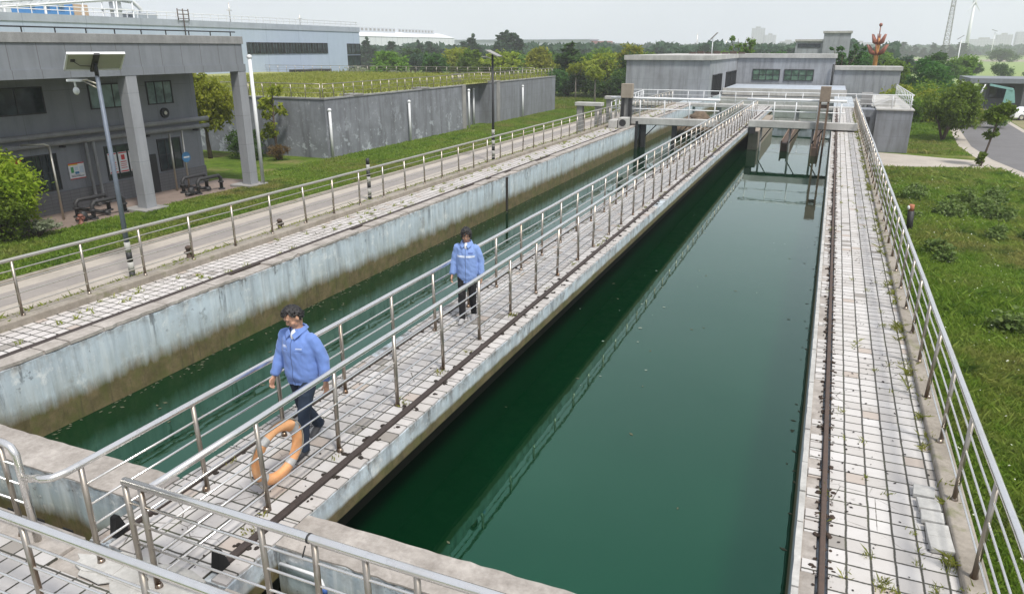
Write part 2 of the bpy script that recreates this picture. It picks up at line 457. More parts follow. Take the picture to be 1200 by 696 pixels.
nt.links.new(bg.outputs[0], wo.inputs[0])
sun = bpy.data.lights.new('sun', 'SUN'); sun.energy = 3.1; sun.angle = R(9); sun.color = (1, .96, .9)
so = bpy.data.objects.new('sun', sun); COL.objects.link(so)
sd = Vector((math.sin(R(SUN_AZ)) * math.cos(R(SUN_EL)), math.cos(R(SUN_AZ)) * math.cos(R(SUN_EL)), math.sin(R(SUN_EL))))
so.rotation_euler = sd.to_track_quat('Z', 'Y').to_euler()
so.location = (0, 0, 60)

cam = bpy.data.cameras.new('camera'); co = bpy.data.objects.new('camera', cam); COL.objects.link(co)
cam.sensor_width = 36; cam.sensor_fit = 'HORIZONTAL'; cam.lens = 848 / 1200 * 36
co.location = (0, 0, 4.4); co.rotation_euler = (R(90 - 18.94), 0, R(23.13))
cam.clip_start = .1; cam.clip_end = 8000
scene.camera = co
vs_ = scene.view_settings
vs_.view_transform = 'Standard'; vs_.look = 'None'; vs_.exposure = .5; vs_.gamma = 1; vs_.use_curve_mapping = False
scene.cycles.max_bounces = 7; scene.cycles.volume_bounces = 2; scene.cycles.diffuse_bounces = 3; scene.cycles.glossy_bounces = 3; scene.cycles.transmission_bounces = 2
scene.cycles.use_denoising = True
HAZE = .00045


# ------------------------------------------------------------------ ground, roads, water (structure)
def sheet(name, poly, z, mat, kind='structure'):
    me = bpy.data.meshes.new(name); me.from_pydata([(x, y, z) for x, y in poly], [], [tuple(range(len(poly)))])
    return tag(link_mesh(name, me, mat), kind=kind)
# the ground sheet, its cells finer near the camera so it can be a little uneven
def ground():
    xs = np.concatenate([[-3500, -1500, -600, -250], np.linspace(-130, 60, 96), [120, 300, 900, 2000, 3500]])
    ys = np.concatenate([[-300, -60], np.linspace(-10, 150, 81), [250, 500, 1200, 2500, 4500]])
    X, Y = np.meshgrid(xs, ys)
    Z = np.full_like(X, G)
    nx, ny = len(xs), len(ys)
    vs = np.stack([X, Y, Z], -1).reshape(-1, 3)
    fs = [(j*nx+i, j*nx+i+1, (j+1)*nx+i+1, (j+1)*nx+i) for j in range(ny-1) for i in range(nx-1)]
    me = bpy.data.meshes.new('ground'); me.from_pydata(vs.tolist(), [], fs)
    tag(link_mesh('ground', me, M['ground']), kind='structure')
ground()
M['field'] = m_plain('pale_green_field', (.17, .26, .07), .95, 0., .3, .02, .0, (.23, .27, .09), world=True)
M['bare'] = m_plain('bare_soil', (.30, .26, .20), .95, 0., .3, .05, .0, world=True)
sheet('field', [(14, 145), (60, 135), (420, 420), (420, 800), (60, 800), (22, 330)], G + .004, M['field'])
sheet('bare_strip', [(30, 560), (300, 470), (420, 560), (420, 620), (40, 640)], G + .008, M['bare'])
sheet('road', [(-25.0, 2), (-21.9, 2), (-21.9, 98), (-25.0, 98)], G + .004, M['path'])
sheet('road_wear', [(-24.2, 2), (-22.9, 2), (-22.9, 98), (-24.2, 98)], G + .008, m_plain('worn_grey_road', (.22, .20, .19), .9, 0., .3, .7, .2, (.31, .28, .25), world=True))
mb = MB(); mb.box(-25.25, -25.0, 2, 98, G - .1, G + .12); tag(mb.build('road_kerb', M['kerb'], bevel=.015), kind='structure')
mb = MB(); mb.box(-21.9, -21.75, 2, 98, G - .1, G + .07); tag(mb.build('verge_kerb', M['kerb'], bevel=.015), kind='structure')
sheet('paving', [(-34, 14), (-30.2, 14), (-30.5, 24.0), (-31.0, 29), (-30.6, 34.2), (-34, 34.2)], G + .004, M['paving'])
rl = [(14.5, 44), (12.1, 55.5), (11.2, 62), (11.0, 70), (12.2, 87), (15.2, 111), (17, 124)]
rr = [(22, 126), (19.4, 112), (17.8, 96), (17.2, 84), (19.5, 74), (23, 60), (26, 44)]
sheet('yard_road', rl + rr, G + .008, M['asphalt'])
sheet('yard_road_edge', [(x - .9, y) for x, y in rl] + [(x + .5, y) for x, y in rr], G + .004, M['path'])
sheet('footpath', [(2.0, 54.9), (8.3, 57.0), (12.5, 53.5), (12.2, 60.5), (8.0, 61.6), (5, 62.8), (2.0, 63.3)], G + .006, M['path'])
sheet('soil_verge', [(17.8, 84), (24, 76), (34, 80), (30, 104), (18.6, 100)], G + .003, m_plain('dry_soil', (.25, .2, .12), .95, 0., .3, .4, .2, (.13, .15, .05), world=True))
for nm, x0, x1, y0, y1 in (('water', -10.7, -5.0, 4.7, 79.8), ('water', -5.2, .3, 4.7, 79.8)):
    me = bpy.data.meshes.new(nm); nx, ny = 2, 2
    me.from_pydata([(x0, y0, ZW), (x1, y0, ZW), (x1, y1, ZW), (x0, y1, ZW)], [], [(0, 1, 2, 3)])
    tag(link_mesh(nm, me, M['water']), kind='structure')

# ------------------------------------------------------------------ channel walls and walkways
def coping(name, parent, x_edge, x_in, y0, y1, z, mat, seed, miss=.1, amp=.03, th=.05):
    """an edge strip whose rim is chipped: pieces of uneven length and width, some gone"""
    r = random.Random(seed); mb = MB(); y = y0
    while y < y1:
        l = r.uniform(.35, 1.3); yy = min(y1, y + l)
        if r.random() > miss:
            n = max(2, int((yy - y) / .12)); s = 1 if x_edge > x_in else -1
            pts = []
            for i in range(n + 1):
                t = y + .012 + (yy - y - .024) * i / n
                pts.append((x_edge - s * abs(r.gauss(0, amp)), t))
            poly = [(x_in, yy - .012), (x_in, y + .012)] + pts if s > 0 else [(x_in, y + .012)] + pts + [(x_in, yy - .012)]
            mb.prism_z(poly, z - th, z + r.uniform(-.004, .004))
        y = yy
    return mb.build(name, mat, parent)
def clumps(name, parent, xs, y0, y1, z, step, size, seed, mat=None):
    """dark lumps of silt and moss beside a rail"""
    r = random.Random(seed); mb = MB(); y = y0
    while y < y1:
        for x in xs:
            for k in range(r.randint(2, 5)):
                s = size * r.uniform(.35, 1.1)
                mb.ball((x + r.gauss(0, size * .5), y + r.gauss(0, size * .55), z), s * r.uniform(.5, .9), s * r.uniform(.4, .9), s * .42, 6, 4)
        y += step * r.uniform(.7, 1.35)
    o = mb.build(name, mat or M['dirt'], parent); o['kind'] = 'stuff'; return o

t = thing('channel_wall', 'blue-washed concrete channel wall below the tiled walk by the road, brown above the water', 'channel wall', (-11.5, 5, 0))
mb = MB(); mb.box(-12.3, -10.6, 1.5, 80, G - .2, -.05); mb.build('wall', M['wall_l'], t)
mb = MB(); mb.box(-12.0, -11.06, 1.5, 63.2, -.049, 0.); mb.build('tile_deck', M['tile_l'], t)
mb = MB(); mb.box(-12.32, -12.0, 1.5, 63.2, -.049, .13); mb.build('kerb', M['kerb'], t, bevel=.02)
mb = MB(); mb.box(-11.055, -10.93, 1.5, 63.2, -.046, .022); mb.build('rail', M['rail'], t, bevel=.01)
mb = MB(); mb.box(-10.92, -10.63, 1.5, 63.2, -.049, -.02); mb.build('ledge', M['coping'], t)
coping('coping', t, -10.585, -10.92, 1.5, 63.2, .02, M['coping'], 3, .16, .035)
mb = MB()
for y in (24.3,): mb.box(-10.6, -10.565, y - .08, y + .08, -1.5, -.06)
mb.build('joint_strip', M['dirt'], t)

t = thing('walkway', 'narrow tiled walkway between the two channels, carrying the two workers', 'walkway', (-5.1, 5, 0))
prof = [(-5.97, -.022), (-5.97, -.37), (-5.94, -.41),  (-4.31, -.41), (-4.28, -.37), (-4.28, -.022)]
mb = MB(); mb.prism_y(list(reversed(prof)), 3.73, 63.2); mb.build('slab', M['wall_c'], t)
mb = MB(); mb.box(-5.30, -4.98, 3.73, 63.2, -1.9, -.412); mb.build('stem', M['wet'], t)
mb = MB(); mb.box(-5.71, -4.55, 3.73, 63.2, -.021, 0.); mb.build('tile_deck', M['tile_c'], t)
mb = MB(); mb.box(-4.549, -4.47, 3.9, 63.2, -.018, .03); mb.build('rail', M['rail'], t, bevel=.01)
mb = MB(); mb.box(-5.79, -5.711, 3.9, 63.2, -.018, .03); mb.build('rail', M['rail'], t, bevel=.01)
coping('edge_tiles', t, -4.285, -4.465, 3.73, 63.2, .0, M['tile_e'], 5, .03, .010, .02)
coping('edge_tiles', t, -5.965, -5.795, 3.73, 63.2, .0, M['tile_e'], 6, .03, .010, .02)
clumps('dirt_clumps', t, (-4.56, -4.43), 4.2, 50, .0, .45, .05, 8)
clumps('dirt_clumps', t, (-5.72,), 4.2, 50, .0, .4, .045, 9)
mb = MB()
for x in (-4.53, -5.75): mb.add([(x-.06, 3.72, 0), (x+.06, 3.72, 0), (x+.06, 3.92, 0), (x-.06, 3.92, 0), (x-.06, 3.72, .26), (x+.06, 3.72, .26), (x+.05, 3.86, .26), (x-.05, 3.86, .26)],
        [(0,3,2,1),(4,5,6,7),(0,1,5,4),(1,2,6,5),(2,3,7,6),(3,0,4,7)])
# the two rail stops
for x in (-4.50, -5.76):
    m2 = MB(); m2.add([(x-.05, 3.82, 0), (x+.05, 3.82, 0), (x+.05, 3.97, 0), (x-.05, 3.97, 0), (x-.04, 3.85, .20), (x+.04, 3.85, .20), (x+.04, 3.90, .21), (x-.04, 3.90, .21)],
        [(0,3,2,1),(4,5,6,7),(0,1,5,4),(1,2,6,5),(2,3,7,6),(3,0,4,7)])
    m2.build('rail_stop', M['rubber'], t, bevel=.012)

t = thing('channel_wall', 'white-tiled channel wall and walk beside the lawn, with a rusty rail along it', 'channel wall', (1, 5, 0))
mb = MB(); mb.box(.22, 1.78, 1.5, 80, G - .2, -.05); mb.build('wall', m_wall('blue_washed_lawn_wall', -.6), t)
mb = MB(); mb.box(.505, 1.56, 1.5, 63.2, -.049, 0.); mb.build('tile_deck', M['tile_r'], t)
mb = MB(); mb.box(1.562, 1.785, 1.5, 63.2, -.049, .06); mb.build('kerb', M['kerb'], t, bevel=.02)
mb = MB(); mb.box(.235, .40, 1.5, 63.2, -.049, -.012); mb.build('ledge', M['coping'], t)
coping('coping', t, .212, .272, 1.5, 63.2, .012, M['concrete_w'], 12, .0, .003)
r_ = random.Random(4); mb = MB(); y = 2.
while y < 63:
    if r_.random() < (.75 if math.sin(y * 1.9) > -.2 else .12): mb.box(.285, .415, y + .01, y + .195, -.03, .0 + r_.uniform(-.006, .006))
    y += .205
mb.build('edge_tiles', M['tile_r'], t)
mb = MB(); mb.box(.425, .475, 1.5, 63.2, -.046, .045); mb.build('rail', M['rust'], t, bevel=.01)
clumps('dirt_clumps', t, (.395, .51), 2.2, 60, .0, .43, .040, 15, M['rustdirt'])
clumps('dirt_clumps', t, (.39, .52), 2.2, 60, .0, .16, .020, 17, M['rustdirt'])
clumps('dirt_clumps', t, (.45,), 2.2, 60, .0, .10, .032, 16, M['rustdirt'])

# loose pavers lying on the walk
r_ = random.Random(2)
for i, (x, y, rz, lab) in enumerate((
        (1.46, 6.72, .06, 'loose white paver lying highest on the walk, nearest the corner of the kerb'),
        (1.455, 6.93, .03, 'loose white paver second in the lifted row along the kerb'),
        (1.43, 7.16, -.05, 'loose white paver in the middle of the lifted row along the kerb'),
        (1.42, 7.38, .03, 'loose white paver with a slight tilt, fourth in the lifted row by the kerb'),
        (1.40, 7.62, -.10, 'loose white paver at the far end of the lifted row, turned a little'))):
    mb = MB(); m3 = Matrix.Rotation(rz, 3, 'Z') @ Matrix.Rotation(r_.uniform(-.05, .05), 3, 'X') @ Matrix.Rotation(-.04, 3, 'Y')
    mb.obox((x, y, .042), .198, .198, .05, m3)
    o = mb.build('loose_paver', M['concrete_w'], None, (x, y, .02), bevel=.006)
    tag(o, lab, 'paver', 'loose pavers on the lawn-side walk')

# the cross wall and the trough in front of it, the near platform
for x0, x1, lab in ((-10.6, -5.98, 'stained blue cross wall closing the near end of the narrow dark channel'),
                    (-4.27, .22, 'cross wall closing the near end of the wide green channel, white pipe in front')):
    t = thing('cross_wall', lab, 'wall', ((x0+x1)/2, 4.6, 0))
    mb = MB(); mb.box(x0, x1, 4.34, 4.815, -1.9, -.013); mb.build('wall', M['wall_n'], t)
    r_ = random.Random(int(x0)); mb = MB()
    n = 40; top = []; bot = []
    for i in range(n + 1):
        x = x0 + (x1 - x0) * i / n
        top.append((x, 4.83 + r_.gauss(0, .006))); bot.append((x, 4.338 + r_.gauss(0, .006)))
    mb.prism_z(bot + top[::-1], -.012, .006); mb.build('coping', M['tan'] if False else M['coping'], t)
    if x0 < -6:
        for k in range(6):
            hx = -8.3 + k * .47
            mb = MB(); mb.box(hx, hx + .16, 4.33, 4.345, -.84, -.70); mb.build('hole_shade_plate', M['dark_iron'], t)  # dark plates on the solid face stand in for the shade inside drain holes
t = thing('trough', 'shallow concrete trough crossing under the start of the walkway', 'trough', (-4, 4, -.9))
mb = MB(); mb.box(-10.6, .22, 3.72, 4.368, -1.2, -.9); mb.build('floor', M['dirt'], t)
t = thing('platform', 'tiled near platform of pale grey pavers where the walkway starts', 'platform', (-5, 2.8, 0))
mb = MB(); mb.box(-12, 2.5, .9, 3.715, -.35, -.03); mb.build('slab', M['coping'], t)
mb = MB(); mb.box(-12, -5.99, .9, 3.42, -.03, 0.0); mb.box(-4.26, 2.5, .9, 3.42, -.03, 0.); mb.box(-5.98, -4.27, .9, 3.3, -.03, 0.); mb.build('tile_deck', M['tile_c'], t)
mb = MB(); mb.box(-12, -5.99, 3.44, 3.71, -.03, .012); mb.box(-4.26, 2.5, 3.44, 3.71, -.03, .012); mb.build('edge_kerb', M['coping'], t, bevel=.008)
r_ = random.Random(3); mb = MB()
for k in range(5):
    poly = []; cx = -5.1 + r_.uniform(-.5, .35); cy = 3.33 + r_.uniform(-.08, .25); a = r_.uniform(.12, .3)
    for i in range(14):
        an = i / 14 * 6.283; rr_ = a * r_.uniform(.6, 1.1); poly.append((cx + 1.7 * rr_ * math.cos(an), cy + .7 * rr_ * math.sin(an)))
    mb.prism_z(poly, -.004, .006 + .003 * k)
mb.build('mortar_patch', M['concrete_w'], t)
# thin white pipe in the trough
mb = MB(); mb.tube([(-4.2, 4.30, -.16), (-3.80, 4.28, -.14), (-3.71, 4.27, -.17), (-3.68, 4.27, -.26), (-3.68, 4.27, -.88)], .017, 10)
pt = thing('water_pipe', 'thin white plastic water pipe bent down the cross wall, with a blue joint', 'pipe', (-3.68, 4.27, -.88))
mb.build('pipe', M['white_paint'], pt)
mb = MB(); mb.tube([(-3.68, 4.27, -.24), (-3.68, 4.27, -.31)], .024, 10); mb.build('joint', m_plain('blue_plastic', (.05, .12, .35), .5), pt)

# ------------------------------------------------------------------ handrails
def arc_len(pts):
    d = [0]
    for a, b in zip(pts, pts[1:]): d.append(d[-1] + math.dist(a, b))
    return d
def at_len(pts, s):
    d = arc_len(pts)
    for i in range(len(pts) - 1):
        if s <= d[i+1] + 1e-6:
            f = (s - d[i]) / max(1e-6, d[i+1] - d[i]); a, b = pts[i], pts[i+1]
            return (a[0] + (b[0]-a[0]) * f, a[1] + (b[1]-a[1]) * f)
    return pts[-1]
def handrail(label, pts, z0, posts, h=1.02, bars=(.2, .4, .6, .8), rt=.033, rp=.025, rb=.011, mat='steel', top=None, end_drop=False, group='steel handrails of the channels', n=10, foot=True):
    t = thing('handrail', label, 'handrail', (pts[0][0], pts[0][1], z0), group)
    q = random.Random(len(label) * 31 + int(pts[0][0] * 7))
    def wavy(line, amp):
        out = [line[0]]
        for a, b in zip(line, line[1:]):
            d = math.dist(a, b); k = max(1, int(d / 1.3))
            for i in range(1, k + 1):
                f = i / k; j = amp if i < k else 0
                out.append((a[0] + (b[0]-a[0])*f + q.gauss(0, j), a[1] + (b[1]-a[1])*f, a[2] + (b[2]-a[2])*f + q.gauss(0, j)))
        return out
    tp = wavy(top or [(x, y, z0 + h) for x, y in pts], .0035)
    mb = MB(); mb.tube(tp, rt, n); mb.build('top_rail', M[mat], t)
    for b in bars:
        mb = MB(); mb.tube(wavy([(x, y, z0 + b * h) for x, y in pts], .0045), rb, 7); mb.build('rail_bar', M[mat], t)
    for x, y in posts:
        mb = MB(); mb.tube([(x + q.gauss(0, .010), y + q.gauss(0, .014), z0 - .01), (x, y, z0 + h - rt * .6)], rp, n)
        if foot: mb.tube([(x, y, z0), (x, y, z0 + .015), (x, y, z0 + .05)], [rp * 1.55, rp * 1.45, rp * 1.1], n)
        mb.build('post', M['steel_post' if mat.startswith('steel') else mat], t)
    return t
def run(x, y0, y1, step=1.24): return [(x, y0 + step * i) for i in range(int((y1 - y0) / step) + 1)]
handrail('long steel handrail on the mossy kerb between the road and the narrow dark channel', [(-12.12, 2.2), (-12.12, 62.4)], .12, run(-12.12, 3.60, 62.4), h=.98, bars=(.2, .42, .63, .83), mat='steel_old')
handrail('steel handrail on the walkway edge beside the narrow dark channel, bent at its near end', [(-5.54, 3.52), (-5.54, 53.6)], 0, run(-5.54, 3.52, 53.6),
         top=[(-6.33, 3.50, .70), (-6.05, 3.40, .82), (-5.80, 3.30, .955), (-5.66, 3.26, 1.0), (-5.57, 3.29, 1.018), (-5.54, 3.40, 1.02), (-5.54, 53.6, 1.02)])
handrail('steel handrail above the wide green channel, orange life ring leaning on it', [(-4.70, 3.5), (-4.70, 54.6)], 0, run(-4.70, 4.72, 54.6))
handrail('steel handrail on the lawn side of the white-tiled walk', [(1.665, 1.6), (1.665, 62.4)], .05, run(1.665, 2.6, 62.4), h=.98)
handrail('thick steel handrail starting at a double post, running over the right cross wall', [(-4.98, 3.49), (2.2, 3.49)], 0, [(-4.98, 3.49), (-4.80, 3.49), (-3.56, 3.49), (-3.06, 3.49), (-2.62, 3.49), (-2.2, 3.49), (-1.2, 3.49), (0., 3.49), (1.2, 3.49)], rt=.036)
handrail('short steel handrail beside the drain holes of the near trough, with a rounded corner', [(-11.5, 3.5), (-6.42, 3.5)], 0, [(-6.58, 3.5), (-7.8, 3.5), (-9.0, 3.5), (-10.2, 3.5)],
         top=[(-11.5, 3.5, 1.02), (-6.5, 3.5, 1.02), (-6.42, 3.5, 1.0), (-6.37, 3.5, .93), (-6.36, 3.5, 0.)], rt=.034)
handrail('front steel handrail of the near platform, nearest of all the handrails', [(-9, 2.79), (2.2, 2.79)], 0, [(-5.23, 2.79), (-6.4, 2.79), (-7.6, 2.79), (-3.98, 2.79), (-2.7, 2.79), (-1.5, 2.79)], rt=.036)
# black cable ties on the near handrail
for x, lab in ((-3.10, 'black cable tie wound round the heavy near handrail'),):
    mb = MB(); mb.tube([(x - .008, 3.49, 1.02), (x + .008, 3.49, 1.02)], .040, 12); mb.tube([(x, 3.44, .99), (x - .02, 3.42, .90)], .006, 5)
    tag(mb.build('cable_tie', M['dark_iron'], None, (x, 3.49, 1.02)), lab, 'cable tie')

# ------------------------------------------------------------------ far gates, beams and cross platform
for y, x0, x1, lab in ((44.3, -11.3, -5.97, 'pale concrete beam spanning the narrow dark channel at its far gate'), (45.3, -4.28, 1.5, 'pale concrete beam spanning the wide channel at its far gate')):
    t = thing('gate_beam', lab, 'beam', ((x0+x1)/2, y, .1), 'concrete beams of the far gates')
    mb = MB(); mb.box(x0, x1, y - .3, y + .3, .08, .46); mb.build('beam', M['concrete_w'], t, bevel=.02)
    mb = MB(); mb.box(x0 + .02, x1 - .02, y + .31, y + .55, .0, .2); mb.build('lower_ledge', M['concrete'], t)
    xs = (-10.25, -8.4) if x0 < -9 else (-3.55, -1.95, -.75)
    for x in xs:
        mb = MB()
        if x0 < -9: mb.box(x - .13, x + .13, y - .13, y + .13, -2.2, .08)
        else: mb.tube([(x, y, -2.2), (x, y, .08)], .06, 8)
        mb.build('leg', M['dark_iron'] if x0 < -9 else M['concrete'], t)
        mb = MB(); s = .55 if x > -5 else .8
        mb.tube([(x, y - .05, -.75), (x + s, y - .05, .09)], .03, 6); mb.build('brace', M['dark_iron'], t)
for x0, x1, y, zt, lab in ((-12.35, -5.9, 44.3, 1.58, 'thick white handrail above the beam over the narrow channel'), (-4.5, .8, 45.3, 1.62, 'thick white handrail above the beam over the wide channel')):
    n = 5; xs = [x0 + .35 + (x1 - x0 - .6) * i / (n-1) for i in range(n)]
    handrail(lab, [(x0, y), (x1, y)], .46, [(x, y) for x in xs], h=zt - .46, bars=(.45,), rt=.07, rp=.035, rb=.03, mat='white_paint', group='white handrails over the far gates', n=8, foot=False)
t = thing('gate_post', 'tan capped gate post with dark guide rails at the far end of the narrow channel', 'gate post', (-11.25, 44, 0))
mb = MB(); mb.box(-11.62, -10.95, 43.75, 44.2, 1.60, 2.42); mb.build('head', M['tan'], t, bevel=.02)
for xa in (-11.60, -11.15):
    mb = MB(); mb.box(xa, xa + .18, 43.8, 44.1, .03, 1.60); mb.build('leg', M['dark_iron'], t)
mb = MB(); mb.box(-11.42, -11.15, 43.9, 44.0, .1, 1.6); mb.build('plate', M['concrete'], t)
for ya in (43.5, 44.62):
    mb = MB(); mb.box(-10.58, -10.44, ya, ya + .14, -1.6, .3); mb.build('guide', M['dark_iron'], t)
t = thing('gate_post', 'rusty brown gate post standing on the beam over the wide channel', 'gate post', (-.35, 45, 0))
mb = MB(); mb.box(-.62, -.08, 44.7, 45.0, 1.6, 2.42); mb.build('head', m_plain('brown_board', (.30, .235, .18), .85, 0., .4, 3, .3), t, bevel=.015)
for xa in (-.61, -.20):
    mb = MB(); mb.box(xa, xa + .11, 44.74, 44.9, -1.6, 1.6); mb.build('leg', M['rust_brown'], t)
mb = MB(); mb.box(-.51, -.19, 44.8, 44.86, 1.25, 1.45); mb.build('plate', M['rust'], t)
for x, y0, y1, lab in ((-2.22, 45.7, 60, 'rusty flume trough nearest the walkway, ending just past the beam over the wide channel'), (-.53, 44.2, 60, 'rusty flume trough nearest the lawn-side walk, ending just past the beam')):
    t = thing('flume', lab, 'flume', (x, y0, ZW), 'rusty flumes in the wide channel')
    mb = MB(); mb.box(x - .21, x - .15, y0, y1, -1.5, -.72); mb.box(x + .15, x + .21, y0, y1, -1.5, -.72); mb.build('side_plate', M['rust_brown'], t)
    mb = MB(); mb.box(x - .15, x + .15, y0 + .02, y1, -1.5, -.86); mb.build('bed', M['rust'], t)
t = thing('pier', 'stained concrete pier under the walkway end of the far beam', 'pier', (-4, 47, ZW))
mb = MB(); mb.box(-4.27, -3.75, 45.65, 58, -1.9, -.25); mb.build('wall', M['tan'], t)
mb = MB(); mb.box(-4.25, -3.9, 45.0, 45.6, -.3, .08); mb.build('bracket', M['dark_iron'], t)
for y0, lab in ((41.8, 'squat concrete gate frame on the road-side kerb, nearer of two'), (48.0, 'squat concrete gate frame on the road-side kerb beyond the tan capped post')):
    t = thing('concrete_gate', lab, 'gate frame', (-12.95, y0 + .2, G), 'concrete gate frames by the road')
    for x in (-13.72, -12.62):
        mb = MB(); mb.box(x, x + .34, y0, y0 + .4, G, 1.22); mb.build('post', M['concrete'], t, bevel=.02)
    mb = MB(); mb.box(-13.82, -12.2, y0 - .1, y0 + .5, 1.22, 1.42); mb.build('cap', M['concrete_w'], t, bevel=.02)
t = thing('gate_motor', 'small white gate motor box with a round black opening beside the tan capped post', 'motor', (-10.9, 42.3, 0))
mb = MB(); mb.box(-11.25, -10.72, 42.0, 42.75, 0, .6); mb.build('housing', M['concrete_w'], t, bevel=.03)
mb = MB(); mb.tube([(-10.98, 41.985, .32), (-10.98, 42.1, .32)], .2, 14); mb.build('opening', M['dark_iron'], t)  # black disc on the housing, its colour standing in for the shade inside
mb = MB(); mb.box(-11.8, -11.3, 41.9, 43.2, 0, .45); mb.build('plinth', M['concrete_w'], t, bevel=.02)
t = thing('cross_platform', 'far concrete cross platform closing both channels, with a thin white handrail on it', 'platform', (-5, 63.5, 0))
mb = MB(); mb.box(-16.8, -12.31, 63.2, 64.3, G - .1, -.021); mb.build('wall', M['tankwall'], t)
for x in (-8.5, -5.2, -2.4):
    mb = MB(); mb.box(x - .15, x + .15, 63.4, 64.0, -2, -.2); mb.build('leg', M['concrete'], t)
mb = MB(); mb.box(-16.9, 1.9, 63.15, 64.35, -.2, .06); mb.build('deck', M['concrete_w'], t, bevel=.02)
handrail('thin white handrail along the far cross platform', [(-16.2, 63.4), (5.66, 63.4)], .05, [(-16.2 + 1.28 * i, 63.4) for i in range(18)], bars=(.33, .66), rt=.035, rp=.028, rb=.014, mat='white_paint', group='white handrails of the far platform', n=8, foot=False)
handrail('thin white handrail on the lawn-side edge of the far platform', [(5.66, 63.4), (5.66, 82.)], .05, [(5.66, 63.4 + 1.55 * i) for i in range(1, 13)], bars=(.33, .66), rt=.035, rp=.028, rb=.014, mat='white_paint', group='white handrails of the far platform', n=8, foot=False)
handrail('thin white handrail running from the tan capped post back towards the flat-roofed block', [(-13.3, 47.8), (-14.8, 63.2)], .05, [(-13.3 - .149 * i, 47.8 + 1.53 * i) for i in range(11)], bars=(.33, .66), rt=.035, rp=.028, rb=.014, mat='white_paint', group='white handrails of the far platform', n=8, foot=False)
t = thing('valve_chamber', 'plain grey concrete box on the lawn at the far end of the white-tiled walk', 'chamber', (4.3, 65, G))
mb = MB(); mb.box(3.28, 5.78, 63.3, 82.2, G, -.06); mb.build('wall', M['tankwall'], t, bevel=.02)
mb = MB(); mb.box(3.22, 5.84, 63.2, 82.3, -.06, .06); mb.build('roof_slab', M['concrete_w'], t, bevel=.02)
mb = MB(); mb.box(2.0, 3.27, 63.6, 66, G, -.06); mb.build('wing_wall', M['tankwall'], t)
mb = MB(); mb.box(2.6, 2.9, 63.56, 63.6, G, -.6); mb.build('gap', M['dark_iron'], t)  # dark strip on the solid wall, shade of a gap put in as colour
mb = MB(); mb.add([(3.0, 65.5, .06), (4.6, 65.5, .06), (4.6, 68.5, .06), (3.0, 68.5, .06), (4.6, 65.5, .75), (4.6, 68.5, .75)], [(0, 1, 4), (3, 5, 2), (0, 4, 5, 3), (1, 2, 5, 4), (0, 3, 2, 1)]); mb.build('ramp', M['concrete_w'], t)
mb = MB(); mb.box(2.2, 3.0, 67, 68, .06, 1.0); mb.build('cabinet', M['concrete'], t)
t = thing('sludge_heap', 'brown heap of dried sludge at the far end of the narrow channel', 'sludge', (-8.4, 52, ZW))
mb = MB(); r_ = random.Random(8)
for k in range(60):
    a = r_.uniform(0, 6.28); d = r_.random() ** .6
    mb.ball((-8.4 + math.cos(a) * d * 1.5, 52.5 + math.sin(a) * d * 1.6, -.9 + (1 - d) * .95), r_.uniform(.25, .6), r_.uniform(.25, .6), r_.uniform(.2, .45), 7, 5)
mb.build('heap', m_plain('brown_sludge', (.17, .125, .085), .95, 0., .5, 3, .8), t)
# far settling tank under a pale blue cover
t = thing('tank_cover', 'low pale blue sheet cover lying in front of the flat-roofed block', 'tank cover', (-5.5, 84, .3))
mb = MB(); mb.box(-10.6, 1.2, 81.8, 92.4, -.1, .44); mb.build('cover', m_panels('pale_blue_sheet', (.40, .44, .49), (.30, .34, .38), 2.2, 0, 0, .06), t)
mb = MB(); mb.box(-10.7, 1.3, 81.5, 81.8, -.2, .48); mb.build('front_kerb', M['concrete_w'], t)
mb = MB(); mb.box(-14.6, 3.0, 79.8, 81.5, G, -.4); mb.build('base', M['concrete_w'], t)

# ------------------------------------------------------------------ life ring leaning on the walkway handrail
t = thing('life_ring', 'faded orange life ring with grey bands leaning on the walkway handrail beside the man', 'life ring', (-4.9, 5.2, 0))
tilt = R(6); Cc = Vector((-4.89, 5.17, .385))
U = Vector((.05, .99, 0)).normalized(); W = (Vector((math.sin(tilt), 0, math.cos(tilt))))
W = (W - U * W.dot(U)).normalized(); Nn = U.cross(W)
def ring_pt(a, r): return Cc + U * (math.cos(a) * r) + W * (math.sin(a) * r)
def torus_part(mb, a0, a1, rm, ra, rb, n=24, k=12):
    vs = []; fs = []
    for i in range(n + 1):
        a = a0 + (a1 - a0) * i / n; d = U * math.cos(a) + W * math.sin(a)
        for j in range(k):
            b = 2 * math.pi * j / k
            vs.append(Cc + d * (rm + ra * math.cos(b)) + Nn * (rb * math.sin(b)))
    for i in range(n):
        for j in range(k):
            fs.append((i*k+j, i*k+(j+1) % k, (i+1)*k+(j+1) % k, (i+1)*k+j))
    mb.add(vs, fs, True)
mb = MB(); torus_part(mb, 0, 2*math.pi, .296, .063, .047, 56, 14); mb.build('ring', M['orange'], t)
for q in range(4):
    a = R(40) + q * math.pi / 2
    mb = MB(); torus_part(mb, a - .13, a + .13, .296, .067, .051, 8, 14); mb.build('band', M['tape'], t)
mb = MB()
for q in range(4):
    a0 = R(40) + q * math.pi / 2; pts = []
    for i in range(9):
        a = a0 + math.pi / 2 * i / 8; s = math.sin(math.pi * i / 8)
        pts.append(ring_pt(a, .372 + .02 * s) - W * (.03 * s))
    mb.tube(pts, .008, 6)
mb.build('grab_rope', M['rope'], t)

